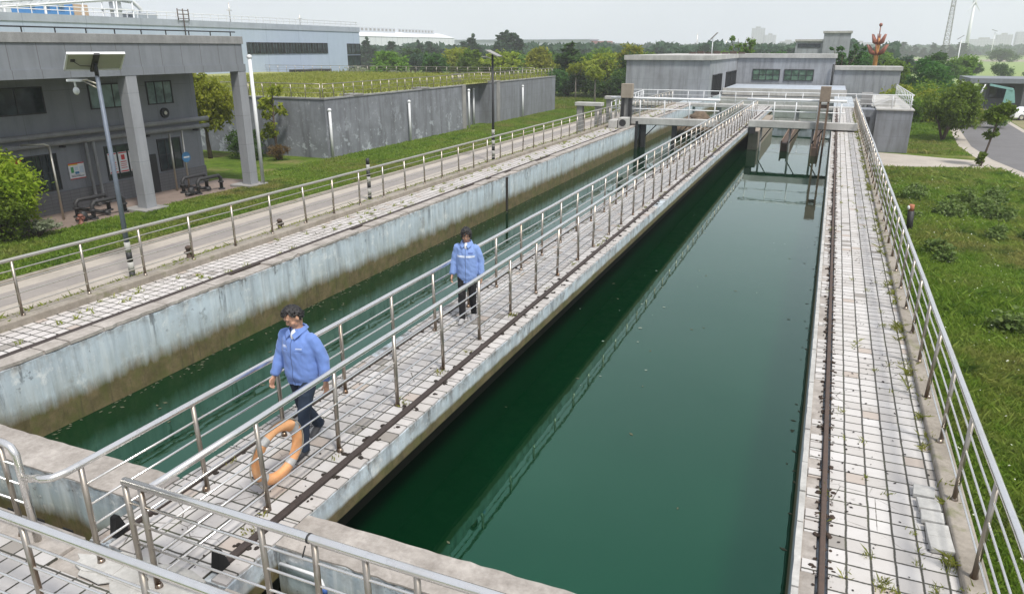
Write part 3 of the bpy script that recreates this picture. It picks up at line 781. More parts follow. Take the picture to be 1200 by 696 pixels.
# ------------------------------------------------------------------ grey building on the road side
def window_x(parent, x, y0, y1, z0, z1, nx=2, nz=1, mat='glass', bars=0, s=1, fr='dark_iron', d=.05):
    """a window in a wall that faces +X (s=1): frame, pane, mullions"""
    mb = MB(); f = .06
    mb.box(x, x + d*s, y0, y0+f, z0, z1); mb.box(x, x + d*s, y1-f, y1, z0, z1)
    mb.box(x, x + d*s, y0+f, y1-f, z0, z0+f); mb.box(x, x + d*s, y0+f, y1-f, z1-f, z1)
    for i in range(1, nx): yy = y0 + (y1-y0) * i / nx; mb.box(x, x + d*.8*s, yy-.025, yy+.025, z0+f, z1-f)
    for i in range(1, nz): zz = z0 + (z1-z0) * i / nz; mb.box(x, x + d*.7*s, y0+f, y1-f, zz-.02, zz+.02)
    for i in range(bars): yy = y0 + (y1-y0) * (i+.5) / bars; mb.box(x + d*1.1*s, x + d*1.5*s, yy-.012, yy+.012, z0+.03, z1-.03)
    o = mb.build('window', M[fr], parent)
    mb = MB(); mb.box(x + .002*s, x + .018*s, y0+f*.6, y1-f*.6, z0+f*.6, z1-f*.6); mb.build('pane', M[mat], o)
    return o
XW, XC = -34., -30.3
b = thing('plant_building', 'dark grey two-storey building with a deep canopy on square columns', 'building', (-38, 24, G))
mb = MB(); mb.box(-46, XW, 4, 32.8, -2.2, 3.2); mb.build('wall', M['bldg_wall'], b)
mb = MB(); mb.box(-46, XW + .06, 4, 32.84, G, -2.2); mb.build('plinth', M['brick'], b)
mb = MB(); mb.box(-46, XC, 4, 33.1, 3.2, 3.58); mb.build('canopy_beam', M['bldg'], b)
mb = MB(); mb.box(-46, XC - .06, 4, 33.04, 3.58, 4.62); mb.build('fascia', M['bldg'], b)
mb = MB(); mb.box(-46, XC - .0, 4, 33.12, 4.62, 5.02); mb.build('parapet', M['parapet'], b, bevel=.02)
mb = MB(); mb.tube([(XC - .3, 4, 5.24), (XC - .3, 32.9, 5.24)], .03, 6); mb.build('roof_rail', M['dark_iron'], b)
for i in range(20):
    y = 5 + i * 1.45; mb = MB(); mb.box(XC - .32, XC - .28, y - .02, y + .02, 5.0, 5.24); mb.build('rail_post', M['dark_iron'], b)
for y in (14.2, 25.25, 32.5):
    mb = MB(); mb.box(XC - .62, XC - .02, y, y + .6, G, 3.2); mb.build('column', m_panels('column_render', (.30, .31, .33), (.15, .15, .155), 0, 0, 1.6, .015) if 'col' not in M else M['col'], b, bevel=.02)
    mb = MB(); mb.box(XC - 1.2, XC + .35, y - .45, y + 1.0, G, G + .14); mb.build('column_footing', M['concrete'], b, bevel=.02)
for y0, y1 in ((15, 17.4), (18.4, 20.8), (21.0, 23.65), (26.0, 28.05), (29.45, 31.15)):
    window_x(b, XW, y0, y1, 1.5, 2.72, 2 if y1 < 24 else 3, 1, 'glass_l' if y0 > 25 else 'glass', fr='dark_iron')
for y0, y1 in ((20.6, 23.7), (26.3, 28.3), (29.6, 31.2)):
    window_x(b, XW, y0, y1, -2.1, -.35, 3, 2, 'glass', 9 if y0 < 24 else 0)
for y, z in ((30.4, 1.02), (20.95, .95), (15.8, .95)):
    mb = MB(); mb.tube([(XW, y, z), (XW + .12, y, z)], .27, 18); f = mb.build('fan_vent', M['dark_iron'], b)
    mb = MB(); mb.tube([(XW + .12, y, z), (XW + .15, y, z)], .1, 12); mb.build('fan_hub', M['steel_old'], f)
for z, r in ((.52, .13), (.12, .12)):
    mb = MB(); mb.tube([(XW + .28, 4, z), (XW + .28, 33.2, z)], r, 12); mb.build('pipe', M['parapet'], b)
for y in (25.2, 25.62):
    mb = MB(); mb.tube([(XW + .2, y, .1), (XW + .22, y, -1.5), (XW + .25, y, G + .25), (XW + .5, y, G + .12)], .085, 10); mb.build('downpipe', M['parapet'], b)
for y in (24.0, 28.9, 32.3):
    mb = MB(); mb.box(XW, XW + .35, y - .06, y + .06, -.12, -.02); mb.build('pipe_bracket', M['dark_iron'], b)
mb = MB(); mb.box(XW, XW + .1, 28.55, 29.35, G, -1.1); mb.build('door', M['dark_iron'], b)
# signs on the wall
def sign_x(name, label, cat, x, y0, y1, z0, z1, marks, base='white_paint', group=None):
    t = thing(name, label, cat, (x, (y0+y1)/2, z0), group)
    mb = MB(); mb.box(x, x + .03, y0, y1, z0, z1); mb.build('board', M[base], t)
    for nm, (a0, a1, c0, c1), mt in marks:
        mb = MB(); mb.box(x + .03, x + .036, y0 + (y1-y0)*a0, y0 + (y1-y0)*a1, z0 + (z1-z0)*c0, z0 + (z1-z0)*c1); mb.build(nm, mt, t)
    return t
c_red = m_plain('sign_red', (.55, .03, .03), .5, 0, .1, 3, 0); c_yel = m_plain('sign_yellow', (.72, .50, .06), .5, 0, .1, 3, 0)
c_grn = m_plain('sign_green', (.06, .32, .12), .5, 0, .1, 3, 0); c_blu = m_plain('sign_blue', (.06, .20, .38), .5, 0, .1, 3, 0)
c_pale = m_plain('sign_pale', (.55, .62, .70), .5, 0, .1, 3, 0); c_ink = m_plain('sign_ink', (.10, .10, .12), .5, 0, .1, 3, 0)
sign_x('notice_board', 'white notice board with a red and yellow edge on the grey wall', 'notice board', XW + .02, 24.18, 25.02, -1.72, -.94,
       [('strip', (0, 1, .93, 1), c_red), ('strip', (0, .6, .86, .93), c_yel), ('chart', (.12, .30, .40, .76), c_grn), ('chart', (.36, .62, .30, .45), c_blu), ('chart', (.36, .58, .52, .74), c_pale),
        ('chart', (.68, .92, .34, .76), c_pale), ('strip', (0, 1, 0, .05), c_red), ('text', (.1, .9, .14, .18), c_ink), ('text', (.1, .7, .22, .25), c_ink)])
for k, (y0, lab) in enumerate(((26.35, 'white poster with red print nearest the lamp post in the ground-floor window'), (26.98, 'white poster with red print in the middle of the three in the window'), (27.62, 'white poster with red print half behind the canopy column'))):
    sign_x('poster', lab, 'poster', XW + .09, y0, y0 + .52, -1.78, -.72,
           [('emblem', (.3, .7, .62, .86), c_red), ('strip', (.05, .95, .93, .98), c_red), ('text', (.15, .85, .50, .54), c_red), ('text', (.15, .85, .40, .43), c_red), ('text', (.15, .8, .31, .34), c_red), ('text', (.15, .85, .21, .24), c_red), ('strip', (.05, .95, .03, .09), c_red)],
           group='white posters in the window')
mb = MB(); mb.box(XW + .02, XW + .05, 21.15, 21.95, -.66, -.36); o = mb.build('plaque', c_red, None, (XW, 21.5, -.6)); tag(o, 'small dark red plaque on the grey wall above the bush', 'plaque')
# thin grey poles in front of the wall
for x, y, z, arm, lab in ((-32.4, 22.35, .2, 1, 'thin grey pole with a bent arm before the barred window'), (-33.3, 29.9, -.05, 0, 'thin grey pole half hidden by the canopy column')):
    t = thing('pole', lab, 'pole', (x, y, G)); mb = MB()
    mb.tube([(x, y, G), (x, y, z)], .055, 8); mb.build('shaft', M['steel_old'], t)
    if arm:
        mb = MB(); mb.tube([(x, y, z), (x - .1, y - .15, z + .1), (x - .6, y - .9, z + .12)], .045, 8); mb.build('arm', M['steel_old'], t)
t = thing('sign_pole', 'grey pole carrying a round blue sign with a white bar', 'sign', (-32.9, 30.4, G))
mb = MB(); mb.tube([(-32.9, 30.4, G), (-32.9, 30.4, .1)], .05, 8); mb.build('shaft', M['steel_old'], t)
mb = MB(); mb.tube([(-32.84, 30.4, -1.35), (-32.80, 30.4, -1.35)], .29, 20); mb.build('sign_plate', c_blu, t)
mb = MB(); mb.box(-32.80, -32.79, 30.2, 30.6, -1.39, -1.31); mb.build('white_bar', M['white_paint'], t)
# black pipe frames on the paving
def pipe_frame(x, y, lab, l=1.7, h=.8):
    t = thing('pipe_frame', lab, 'pipe frame', (x, y, G), 'black pipe frames by the grey building')
    for dx in (0, -1.1):
        mb = MB(); mb.tube([(x+dx, y, G), (x+dx, y, G+h-.15), (x+dx, y+.15, G+h), (x+dx, y+l-.15, G+h), (x+dx, y+l, G+h-.15), (x+dx, y+l, G)], .10, 10); mb.build('pipe', M['dark_iron'], t)
        for yy in (y, y + l):
            for za, ra in ((G, .19), (G + h * .5, .16)):
                mb = MB(); mb.tube([(x+dx, yy, za), (x+dx, yy, za+.07)], ra, 12); mb.build('flange', M['dark_iron'], t)
    mb = MB(); mb.tube([(x, y+l*.5, G+.15), (x-1.1, y+l*.5, G+.15), (x-2.2, y+l*.5, G+.15)], .09, 10); mb.build('pipe', M['dark_iron'], t)
    mb = MB(); mb.tube([(x, y-.9, G+.14), (x, y, G+.14)], .08, 8); mb.ball((x, y - .5, G+.25), .16, .2, .25, 8, 6); mb.build('valve', M['dark_iron'], t)
pipe_frame(-31.2, 23.0, 'black pipe frame on the paving in front of the notice board')
pipe_frame(-31.4, 29.6, 'black pipe frame on the paving near the corner column')
def hydrant(x, y, lab, h=.55, mat=None):
    t = thing('hydrant', lab, 'hydrant', (x, y, G)); mt = mat or M['rust']
    mb = MB(); mb.tube([(x, y, G), (x, y, G+.05), (x, y, G+.06), (x, y, G+h-.12), (x, y, G+h-.1), (x, y, G+h-.03), (x, y, G+h)], [.16, .16, .10, .10, .13, .1, .03], 12); mb.build('body', mt, t)
    for dx, dy in ((.12, 0), (0, .12), (0, -.12)):
        mb = MB(); mb.tube([(x, y, G+h*.6), (x+dx*1.6, y+dy*1.6, G+h*.6)], .055, 8); mb.build('outlet', mt, t)
hydrant(-21.5, 19.4, 'small brown hydrant in the weedy verge between road and channel', .62)
hydrant(-30.8, 22.05, 'small reddish hydrant on the brown paving beside the bush', .48, m_plain('dull_red_paint', (.22, .085, .06), .6, 0, .3))
hydrant(-21.6, 24.6, 'small dark valve stub in the verge, farther along than the brown hydrant', .55)

# ------------------------------------------------------------------ lamps and striped poles
def striped(name_parent, x, y, z0, z1, n, r):
    for i in range(n):
        mb = MB(); za = z0 + (z1 - z0) * i / n; zb = z0 + (z1 - z0) * (i + 1) / n
        mb.tube([(x, y, za), (x, y, zb)], r, 10)
        mb.build('white_band' if i % 2 else 'black_band', M['concrete_w'] if i % 2 else M['dark_iron'], name_parent)
t = thing('solar_lamp', 'tall solar street lamp with a tilted panel, its foot in the verge', 'street lamp', (-21.35, 16.75, G))
x, y = -21.35, 16.75
mb = MB(); mb.tube([(x, y, G), (x, y, 3.6)], [.088, .062], 12); mb.build('pole', m_plain('bluish_steel', (.17, .20, .25), .55, .2, .35, 4, .1), t)
striped(t, x, y, G + .02, G + 1.4, 4, .098)
mb = MB(); Lx = Vector((-.92, -.39, 0)); Rt = Vector((.92, .39, 0)); Cm = Vector((.39, -.92, 0)); Lx = -(Rt*.75 - Cm*.65).normalized(); Ty = (Cm*.75 + Rt*.65 + Vector((0, 0, .57))).normalized(); rot = Matrix((Lx, Ty, Lx.cross(Ty))).transposed()
ctr = Vector((x + .0, y, 4.02))
mb.obox(ctr, 1.58, .94, .04, rot); pn = mb.build('solar_panel', m_plain('panel_backing', (.42, .42, .38), .7, 0, .15), t)
mb = MB()
for sx in (-.79, .79): mb.obox(ctr + rot @ Vector((sx, 0, 0)), .045, .98, .075, rot)
for sy in (-.47, .47): mb.obox(ctr + rot @ Vector((0, sy, 0)), 1.62, .045, .075, rot)
mb.build('frame', M['white_paint'], pn)
mb = MB(); mb.obox(ctr + rot @ Vector((0, 0, -.05)), .16, 1.05, .06, rot); mb.tube([(x, y, 3.5), tuple(ctr + rot @ Vector((0, 0, -.06)))], .06, 8); mb.build('panel_bracket', M['dark_iron'], t)
mb = MB(); mb.obox(ctr + rot @ Vector((.62, .1, -.035)), .12, .12, .03, rot); mb.tube([tuple(ctr + rot @ Vector(q)) for q in ((.62, .1, -.05), (.4, -.15, -.07), (.05, -.2, -.06))], .012, 5); mb.build('junction_box', M['dark_iron'], pn)
mb = MB(); mb.tube([(x, y, 3.32), (x - .35, y - .1, 3.46), (x - .9, y - .25, 3.42)], .03, 8); mb.tube([(x - .05, y, 3.2), (x - .45, y - .12, 3.4)], .02, 6); mb.build('arm', M['steel_old'], t)
mb = MB(); mb.obox((x - .75, y - .2, 3.44), .5, .2, .07, Matrix.Rotation(R(15), 3, 'Z')); mb.build('lamp_head', M['white_paint'], t)
mb = MB(); mb.ball((x - .78, y - .22, 3.12), .1, .1, .12, 10, 8); mb.tube([(x - .78, y - .22, 3.2), (x - .78, y - .22, 3.42)], .03, 6); mb.build('camera_dome', M['white_paint'], t)
t = thing('street_lamp', 'slim dark street lamp rising behind the middle of the road-side handrail', 'street lamp', (-21.65, 47.3, G))
x, y = -21.65, 47.3
mb = MB(); mb.tube([(x, y, G), (x, y, 4.0)], [.11, .075], 10); mb.build('pole', M['dark_iron'], t)
striped(t, x, y, G + .02, G + 2.2, 6, .115)
mb = MB(); mb.obox((x + .1, y, 4.08), 1.0, .8, .05, Matrix.Rotation(R(24), 3, 'Y')); mb.build('solar_panel', M['concrete'], t)
mb = MB(); mb.tube([(x, y, 3.7), (x - .5, y, 3.85)], .03, 6); mb.obox((x - .6, y, 3.86), .4, .2, .07, Matrix.Identity(3)); mb.build('lamp_head', M['steel_old'], t)
t = thing('striped_post', 'short black and white banded post beside the road', 'post', (-21.8, 31.9, G))
striped(t, -21.8, 31.9, G, G + 2.2, 7, .095)
t = thing('marker_post', 'dark marker post with an orange and white top standing in the lawn', 'post', (3.84, 35.2, G))
mb = MB(); mb.tube([(3.84, 35.2, G), (3.78, 35.2, G + .95)], .13, 10); mb.build('shaft', M['dark_iron'], t)
mb = MB(); mb.tube([(3.78, 35.2, G + .95), (3.77, 35.2, G + 1.22)], .11, 10); mb.build('cap', m_plain('dull_orange', (.45, .16, .08), .7, 0, .3), t)
mb = MB(); mb.ball((3.66, 35.15, G + 1.08), .07, .06, .1, 8, 6); mb.build('tag', M['white_paint'], t)

# ------------------------------------------------------------------ raised tank with a grass roof
ZT = .95
t = thing('raised_tank', 'long grey rendered tank with a grass roof beyond the lawn', 'tank', (-40, 60, G))
mb = MB(); mb.box(-110, -33.2, 43.7, 66.0, G - .1, ZT); mb.build('wall', M['tankpeel'], t)
mb = MB(); mb.box(-110, -34.6, 66.0, 72.0, G - .1, ZT - .05); mb.box(-110, -33.2, 72.0, 92, G - .1, ZT); mb.build('wall', M['tankwall'], t)
for ya in (65.3, 73.5):
    mb = MB(); mb.box(-33.25, -33.12, ya, ya + .75, G, ZT + .11); mb.build('pilaster', M['concrete'], t)
mb = MB(); mb.box(-33.5, -33.14, 43.64, 66.04, ZT, ZT + .1); mb.box(-110, -33.5, 43.64, 44.0, ZT, ZT + .1); mb.box(-33.5, -33.14, 71.96, 92.05, ZT, ZT + .1); mb.build('rim', M['parapet'], t)
for y in (47.2, 57.5, 73.0):
    mb = MB(); mb.box(-34.4, -33.1, y, y + 1.3, ZT + .1, ZT + .2); mb.build('vent_slab', M['concrete'], t)
o = sheet('roof_turf', [(-110, 44), (-33.5, 44), (-33.5, 92), (-110, 92)], ZT + .06, m_plain('dry_turf', (.20, .235, .05), .95, 0., .3, .25, .0, (.33, .31, .12), world=True), None)
o.parent = t; WLOC[o.name] = Vector(); o.location = -t.location
def tank_rail(pts, label, step):
    n = int(arc_len(pts)[-1] / step)
    return handrail(label, pts, ZT + .1, [at_len(pts, i * step) for i in range(n + 1)], h=.95, bars=(.35, .68), rt=.030, rp=.034, rb=.014, mat='steel_post', group='thin handrails round the grass roof', n=6, foot=False)
tank_rail([(-33.35, 43.8), (-33.35, 66), (-34.7, 66), (-34.7, 72), (-33.35, 72), (-33.35, 91.8)], 'thin handrail along the road-side rim of the grass-roofed tank', 1.25)
tank_rail([(-33.6, 43.85), (-62, 43.85)], 'thin handrail along the end of the grass-roofed tank facing the grey building', 1.3)
tank_rail([(-36, 91.6), (-95, 91.6)], 'thin handrail along the far rim of the grass-roofed tank', 1.6)
for i, (x, y, zt, lab) in enumerate(((-33.0, 43.95, .22, 'white capped vent pipe at the near corner of the grass-roofed tank'), (-32.95, 54.9, .14, 'white capped vent pipe in the middle of the peeling tank wall'),
        (-33.0, 66.4, .5, 'white capped vent pipe in front of the tank recess'), (-34.4, 70.3, .4, 'white capped vent pipe inside the tank recess'), (-32.9, 80.2, .3, 'white capped vent pipe on the far smooth stretch of tank wall'),
        (-30.05, 33.2, 3.95, 'tall white pipe standing against the corner column of the grey building'))):
    p = thing('vent_pipe', lab, 'pipe', (x, y, G), 'white vent pipes along the tank')
    mb = MB(); mb.tube([(x, y, G), (x, y, zt)], .10, 10); mb.build('shaft', M['white_paint'], p)
    mb = MB(); mb.ball((x, y, zt), .15, .15, .13, 10, 6); mb.build('cap', M['white_paint'], p)

# ------------------------------------------------------------------ pale blue hall, white works behind it
b = thing('blue_hall', 'long pale blue hall with a dark window strip behind the grey building', 'hall', (-90, 80, G))
XB = -80
mb = MB(); mb.box(-120, XB, 20, 117, G, 7.15); mb.build('wall', M['bluewall'], b)
mb = MB(); mb.box(-120, XB + .1, 20, 117.1, 7.15, 7.95); mb.build('parapet', M['bluetop'], b)
for i in range(14): window_x(b, XB, 88.1 + i * 1.38, 88.1 + (i+1) * 1.38 - .1, 3.62, 5.25, 2, 2, 'glass', d=.12)
for j in range(3): window_x(b, XB, 113.0, 116.9, -.6 + j * 2.0, 1.2 + j * 2.0, 3, 1, 'glass', d=.12)
mb = MB(); mb.box(XB, XB + 3.0, 97, 104, .8, 1.2); mb.box(XB + .1, XB + .3, 97.5, 103.5, G, .8); mb.build('porch', M['dark_iron'], b)
mb = MB()
for zz in (8.4, 8.8): mb.tube([(XB - .3, 40, zz), (XB - .3, 117, zz)], .05, 5)
for i in range(52): mb.box(XB - .34, XB - .26, 40 + i * 1.5, 40.08 + i * 1.5, 7.95, 8.8)
mb.build('roof_rail', M['white_paint'], b)
for y, h, lab in ((75.8, 2.7, 'rusty ladder frame on the blue hall roof'), (86.5, 2.6, 'slim mast on the blue hall roof above the window strip'), (102, 1.6, 'small mast on the blue hall roof')):
    t = thing('roof_mast', lab, 'mast', (XB - 1, y, 7.95)); mb = MB()
    if h == 2.7:
        for dy in (0, .9, 1.8): mb.tube([(XB + .3, y + dy, 5.9 if dy == .9 else 7.9), (XB + .3, y + dy, 9.3)], .07, 6)
        for zz in (8.1, 8.6, 9.1): mb.tube([(XB + .3, y, zz), (XB + .3, y + 1.8, zz)], .05, 5)
        mb.build('frame', M['rust'], t)
    else:
        mb.tube([(XB - 1, y, 7.95), (XB - 1, y, 7.95 + h)], .07, 6); mb.tube([(XB - 1, y - .5, 8.0 + h * .6), (XB - 1, y + .5, 8.0 + h * .6)], .05, 5); mb.build('frame', M['steel_old'], t)
c_bb = m_plain('bright_blue_sheet', (.05, .25, .62), .55, 0, .2, .3, 0)
t = thing('blue_store', 'bright blue industrial store beyond the hall with a sloping white conveyor', 'store', (-165, 110, G))
mb = MB(); mb.box(-185, -160, 108, 122.5, G, 16.5); mb.build('wall', c_bb, t)
mb = MB(); mb.box(-184, -159.6, 101, 108, G, 18); mb.build('stair_tower', M['white_far'], t)
mb = MB(); mb.box(-186, -159.7, 122.5, 126, G, 13.8); mb.build('annex', m_plain('pale_orange_panel', (.6, .42, .28), .7, 0, .3, .3, 0), t)
for k in range(3):
    mb = MB(); mb.box(-159.6, -159.5, 112 + k * 3.4, 113.2 + k * 3.4, 13.0, 14.0); mb.build('window', M['glass_l'], t)
t = thing('conveyor', 'white sloping conveyor gallery on trestles above the blue hall roof', 'conveyor', (-150, 110, G))
mb = MB()
a, c_ = Vector((-150, 96, 11.6)), Vector((-150, 130, 15.2))
for dz in (0, 1.0): mb.tube([a + Vector((0, 0, dz)), c_ + Vector((0, 0, dz))], .22, 6)
n = 16
for i in range(n):
    p = a.lerp(c_, i / n); q = a.lerp(c_, (i + 1) / n)
    mb.tube([p, q + Vector((0, 0, 1.0))], .09, 5)
mb.build('truss', M['white_paint'], t)
mb = MB(); d = (c_ - a)
mb.add([a + Vector((-1, 0, -.4)), c_ + Vector((-1, 0, -.4)), c_ + Vector((-1, 0, .9)), a + Vector((-1, 0, .9)), a + Vector((-2.6, 0, -.4)), c_ + Vector((-2.6, 0, -.4)), c_ + Vector((-2.6, 0, .9)), a + Vector((-2.6, 0, .9))],
       [(0,1,2,3), (4,7,6,5), (0,4,5,1), (1,5,6,2), (2,6,7,3), (3,7,4,0)]); mb.build('gallery', M['white_far'], t)
for i in range(4):
    mb = MB(); p = a.lerp(c_, (i + .5) / 4)
    mb.tube([(p.x - .3, p.y - 1, G), p], .15, 6); mb.tube([(p.x - 2, p.y + 1, G), p], .15, 6); mb.build('trestle', M['white_paint'], t)
t = thing('process_tower', 'pale steel process tower with ducts beside the bright blue store', 'tower', (-158, 134, G))
mb = MB()
for dx in (0, 4):
    for dy in (0, 5): mb.tube([(-160 + dx, 130 + dy, G), (-160 + dx, 130 + dy, 16.5)], .2, 6)
for zz in (9, 11, 13, 15, 16.3): mb.box(-160.3, -155.7, 129.7, 135.3, zz, zz + .22)
mb.build('frame', M['white_far'], t)
mb = MB(); mb.tube([(-158, 132, 8), (-158, 132, 15.8)], 1.3, 12); mb.tube([(-158, 139, 8), (-158, 139, 13.5), (-158, 137, 15), (-158, 132, 15.4)], .5, 8); mb.build('duct', M['white_paint'], t)
mb = MB(); mb.box(-162, -157, 136, 143, G, 12.5); mb.build('plinth', M['bluetop'], t)
def hall(label, x, y0, y1, zt, dx, monitor=True):
    t = thing('white_hall', label, 'hall', (x - dx/2, (y0+y1)/2, G))
    mb = MB(); mb.box(x - dx, x, y0, y1, G, zt); mb.build('wall', M['bluewall'] if False else M['white_far'], t)
    mb = MB(); e = 3.2
    mb.add([(x+.3, y0-.5, zt), (x+.3, y1+.5, zt), (x-dx/2, y1+.5, zt+e), (x-dx/2, y0-.5, zt+e), (x-dx-.3, y0-.5, zt), (x-dx-.3, y1+.5, zt)], [(0,1,2,3), (3,2,5,4), (0,3,4), (1,5,2), (0,4,5,1)]); mb.build('roof', M['white_paint'], t)
    if monitor:
        mb = MB(); mb.box(x - dx/2 - 3, x - dx/2 + 3, y0 + 3, y1 - 12, zt + e - .8, zt + e + 2.2); r_ = mb.build('roof_monitor', M['white_far'], t)
        mb = MB()
        k = y0 + 4
        while k < y1 - 14: mb.box(x - dx/2 + 2.98, x - dx/2 + 3.1, k, k + 2.2, zt + e + .3, zt + e + 1.6); k += 4.4
        mb.build('vent', M['concrete'], r_)
hall('white gabled hall with a row of roof vents just right of the blue hall', -250, 330, 432, 11.0, 26)
hall('second white gabled hall behind the dark pines, smaller in view', -262, 440, 505, 11.5, 26)
t = thing('long_hall', 'long low grey-white hall on the skyline beyond the trees', 'hall', (-235, 640, G))
mb = MB(); mb.box(-420, -200, 640, 665, G, 11.2); mb.build('wall', M['white_far'], t)
mb = MB(); mb.box(-421, -199, 639, 666, 11.2, 12.0); mb.build('roof', M['bluetop'], t)
mb = MB(); mb.box(-199.9, -185, 645, 660, G, 10.4); mb.build('red_end', m_plain('dull_red_sheet', (.36, .14, .12), .7, 0, .2), t)

# ------------------------------------------------------------------ flat-roofed block beyond the channels
b = thing('flat_block', 'streaked grey flat-roofed block at the far end of the channels, two wide windows', 'building', (-8, 85, G))
mb = MB(); mb.box(-18.75, -10.78, 72.2, 98, G, 3.35); mb.build('wall', M['farwall'], b)
mb = MB(); mb.box(-18.95, -10.6, 72.0, 98, 3.35, 3.78); mb.build('parapet', M['concrete_w'], b)
mb = MB(); mb.box(-10.76, -.15, 92.9, 99, G, 3.36); mb.build('wall', M['farwall'], b)
mb = MB(); mb.box(-10.58, 0.0, 92.7, 99.1, 3.36, 3.8); mb.build('parapet', M['concrete_w'], b)
mb = MB(); mb.box(-.13, 6.6, 92.9, 97, G, 2.1); mb.build('wall', M['farwall'], b)
mb = MB(); mb.box(-.12, 6.75, 92.7, 97.1, 2.1, 2.5); mb.build('parapet', M['concrete_w'], b)
def window_y(parent, y, x0, x1, z0, z1, nx, nz, mat='glass_l', d=.08):
    mb = MB(); f = .08
    mb.box(x0, x0+f, y-d, y, z0, z1); mb.box(x1-f, x1, y-d, y, z0, z1); mb.box(x0+f, x1-f, y-d, y, z0, z0+f); mb.box(x0+f, x1-f, y-d, y, z1-f, z1)
    for i in range(1, nx): xx = x0 + (x1-x0)*i/nx; mb.box(xx-.04, xx+.04, y-d*.9, y, z0+f, z1-f)
    for i in range(1, nz): zz = z0 + (z1-z0)*i/nz; mb.box(x0+f, x1-f, y-d*.8, y, zz-.03, zz+.03)
    o = mb.build('window', M['dark_iron'], parent)
    mb = MB(); mb.box(x0+f*.5, x1-f*.5, y-.03, y-.004, z0+f*.5, z1-f*.5); mb.build('pane', M[mat], o)
m_wg = m_glass('greenish_window', (.05, .085, .06), .08); M['glass_g'] = m_wg
window_y(b, 92.9, -8.95, -5.9, .85, 2.12, 4, 2, 'glass_g'); window_y(b, 92.9, -5.45, -2.25, .85, 2.12, 4, 2, 'glass_g')
for y0, y1 in ((74.1, 76.6), (77.4, 79.9), (83.6, 87.2), (87.9, 91.8)):
    window_x(b, -10.78, y0, y1, -.2, 2.0, 3, 1, 'glass', d=.15)
mb = MB(); mb.tube([(-.28, 92.6, 2.72), (-.28, 92.6, .3)], .11, 8); mb.build('downpipe', M['dark_iron'], b)
t = thing('roof_lamp', 'white solar lamp standing on the flat-roofed block near its inner corner', 'street lamp', (-13.8, 90, 3.4)); mb = MB()
mb.tube([(-13.7, 92, 3.4), (-13.7, 92, 5.5)], .05, 8); mb.build('pole', M['white_paint'], t)
mb = MB(); mb.obox((-13.6, 92, 5.75), 1.1, .8, .06, Matrix.Rotation(R(-45), 3, 'Y')); mb.build('solar_panel', M['concrete'], t)
t = thing('roof_vent', 'low dark vents on the roof of the flat-roofed block', 'vents', (-14, 90, 3.78)); mb = MB()
for k in range(7): mb.box(-16.5 + k * .95, -15.8 + k * .95, 93, 94, 3.35, 3.98 + .1 * (k % 2))
mb.build('vent', M['rust'], t)
t = thing('far_tower_block', 'square grey tower with a lower wing beyond the flat-roofed block', 'building', (-2, 152, G))
mb = MB(); mb.box(-2.75, 1.75, 150, 156, G, 7.0); mb.build('tower', M['farwall'], t)
mb = MB(); mb.box(-2.95, 1.95, 149.8, 156.2, 7.0, 7.35); mb.build('parapet', M['concrete_w'], t)
mb = MB(); mb.box(-7.4, -2.77, 150.5, 157, G, 5.6); mb.build('wing', M['farwall'], t)
mb = MB(); mb.box(-7.6, -2.77, 150.2, 157.2, 5.6, 5.95); mb.build('wing_roof', M['concrete_w'], t)
window_y(t, 150.5, -7.0, -3.1, 4.5, 5.2, 6, 1, 'glass')

# ------------------------------------------------------------------ guard house, car, wind turbine, masts on the lawn side
b = thing('guard_house', 'low grey guard house with a broad flat roof beside the yard road', 'guard house', (22, 118, G))
mb = MB(); mb.box(18.9, 34, 117.5, 124, G, .1); mb.build('wall', M['bldg_wall'], b)
mb = MB(); mb.box(16.4, 34.6, 114.6, 124.5, .1, .72); mb.build('roof', M['bldg'], b, bevel=.03)
for xa in (16.6, 22.6):
    mb = MB(); mb.box(xa, xa + .4, 115, 115.4, G, .1); mb.build('column', M['bldg_wall'], b)
window_y(b, 117.5, 19.2, 22.0, -1.9, -.4, 3, 1, 'glass', .1); window_y(b, 117.5, 24.0, 27.0, -1.9, -.4, 3, 1, 'glass', .1)
t = thing('awning', 'teal awning with a hanging side curtain at the guard house', 'awning', (20.5, 115.5, G))
m_teal = m_plain('teal_sheet', (.24, .46, .43), .6, 0, .25, 2, .1)
mb = MB(); mb.add([(18.7, 114.4, .05), (21.4, 114.4, -.5), (21.4, 115.2, -.45), (18.7, 115.2, .09), (18.7, 114.4, -.2), (21.4, 114.4, -.75), (21.4, 115.2, -.7), (18.7, 115.2, -.15)], [(0,1,2,3), (4,7,6,5), (0,4,5,1), (1,5,6,2), (2,6,7,3), (3,7,4,0)]); mb.build('canopy', m_teal, t)
mb = MB(); mb.add([(20.6, 114.4, -.6), (21.5, 114.5, -.66), (21.9, 114.6, -2.3), (20.5, 114.5, -2.3), (20.6, 114.46, -.6), (21.5, 114.56, -.66), (21.9, 114.66, -2.3), (20.5, 114.56, -2.3)], [(0,1,2,3), (4,7,6,5), (0,4,5,1), (1,5,6,2), (2,6,7,3), (3,7,4,0)]); mb.build('curtain', m_teal, t)
t = thing('barrier_pole', 'white raised barrier pole at the guard house', 'barrier', (17.5, 114, G)); mb = MB()
mb.tube([(17.4, 114, G + .9), (18.1, 114, .0)], .09, 8); mb.build('boom', M['white_paint'], t)
mb = MB(); mb.box(17.2, 17.65, 113.8, 114.2, G, G + 1.1); mb.build('cabinet', M['white_paint'], t)
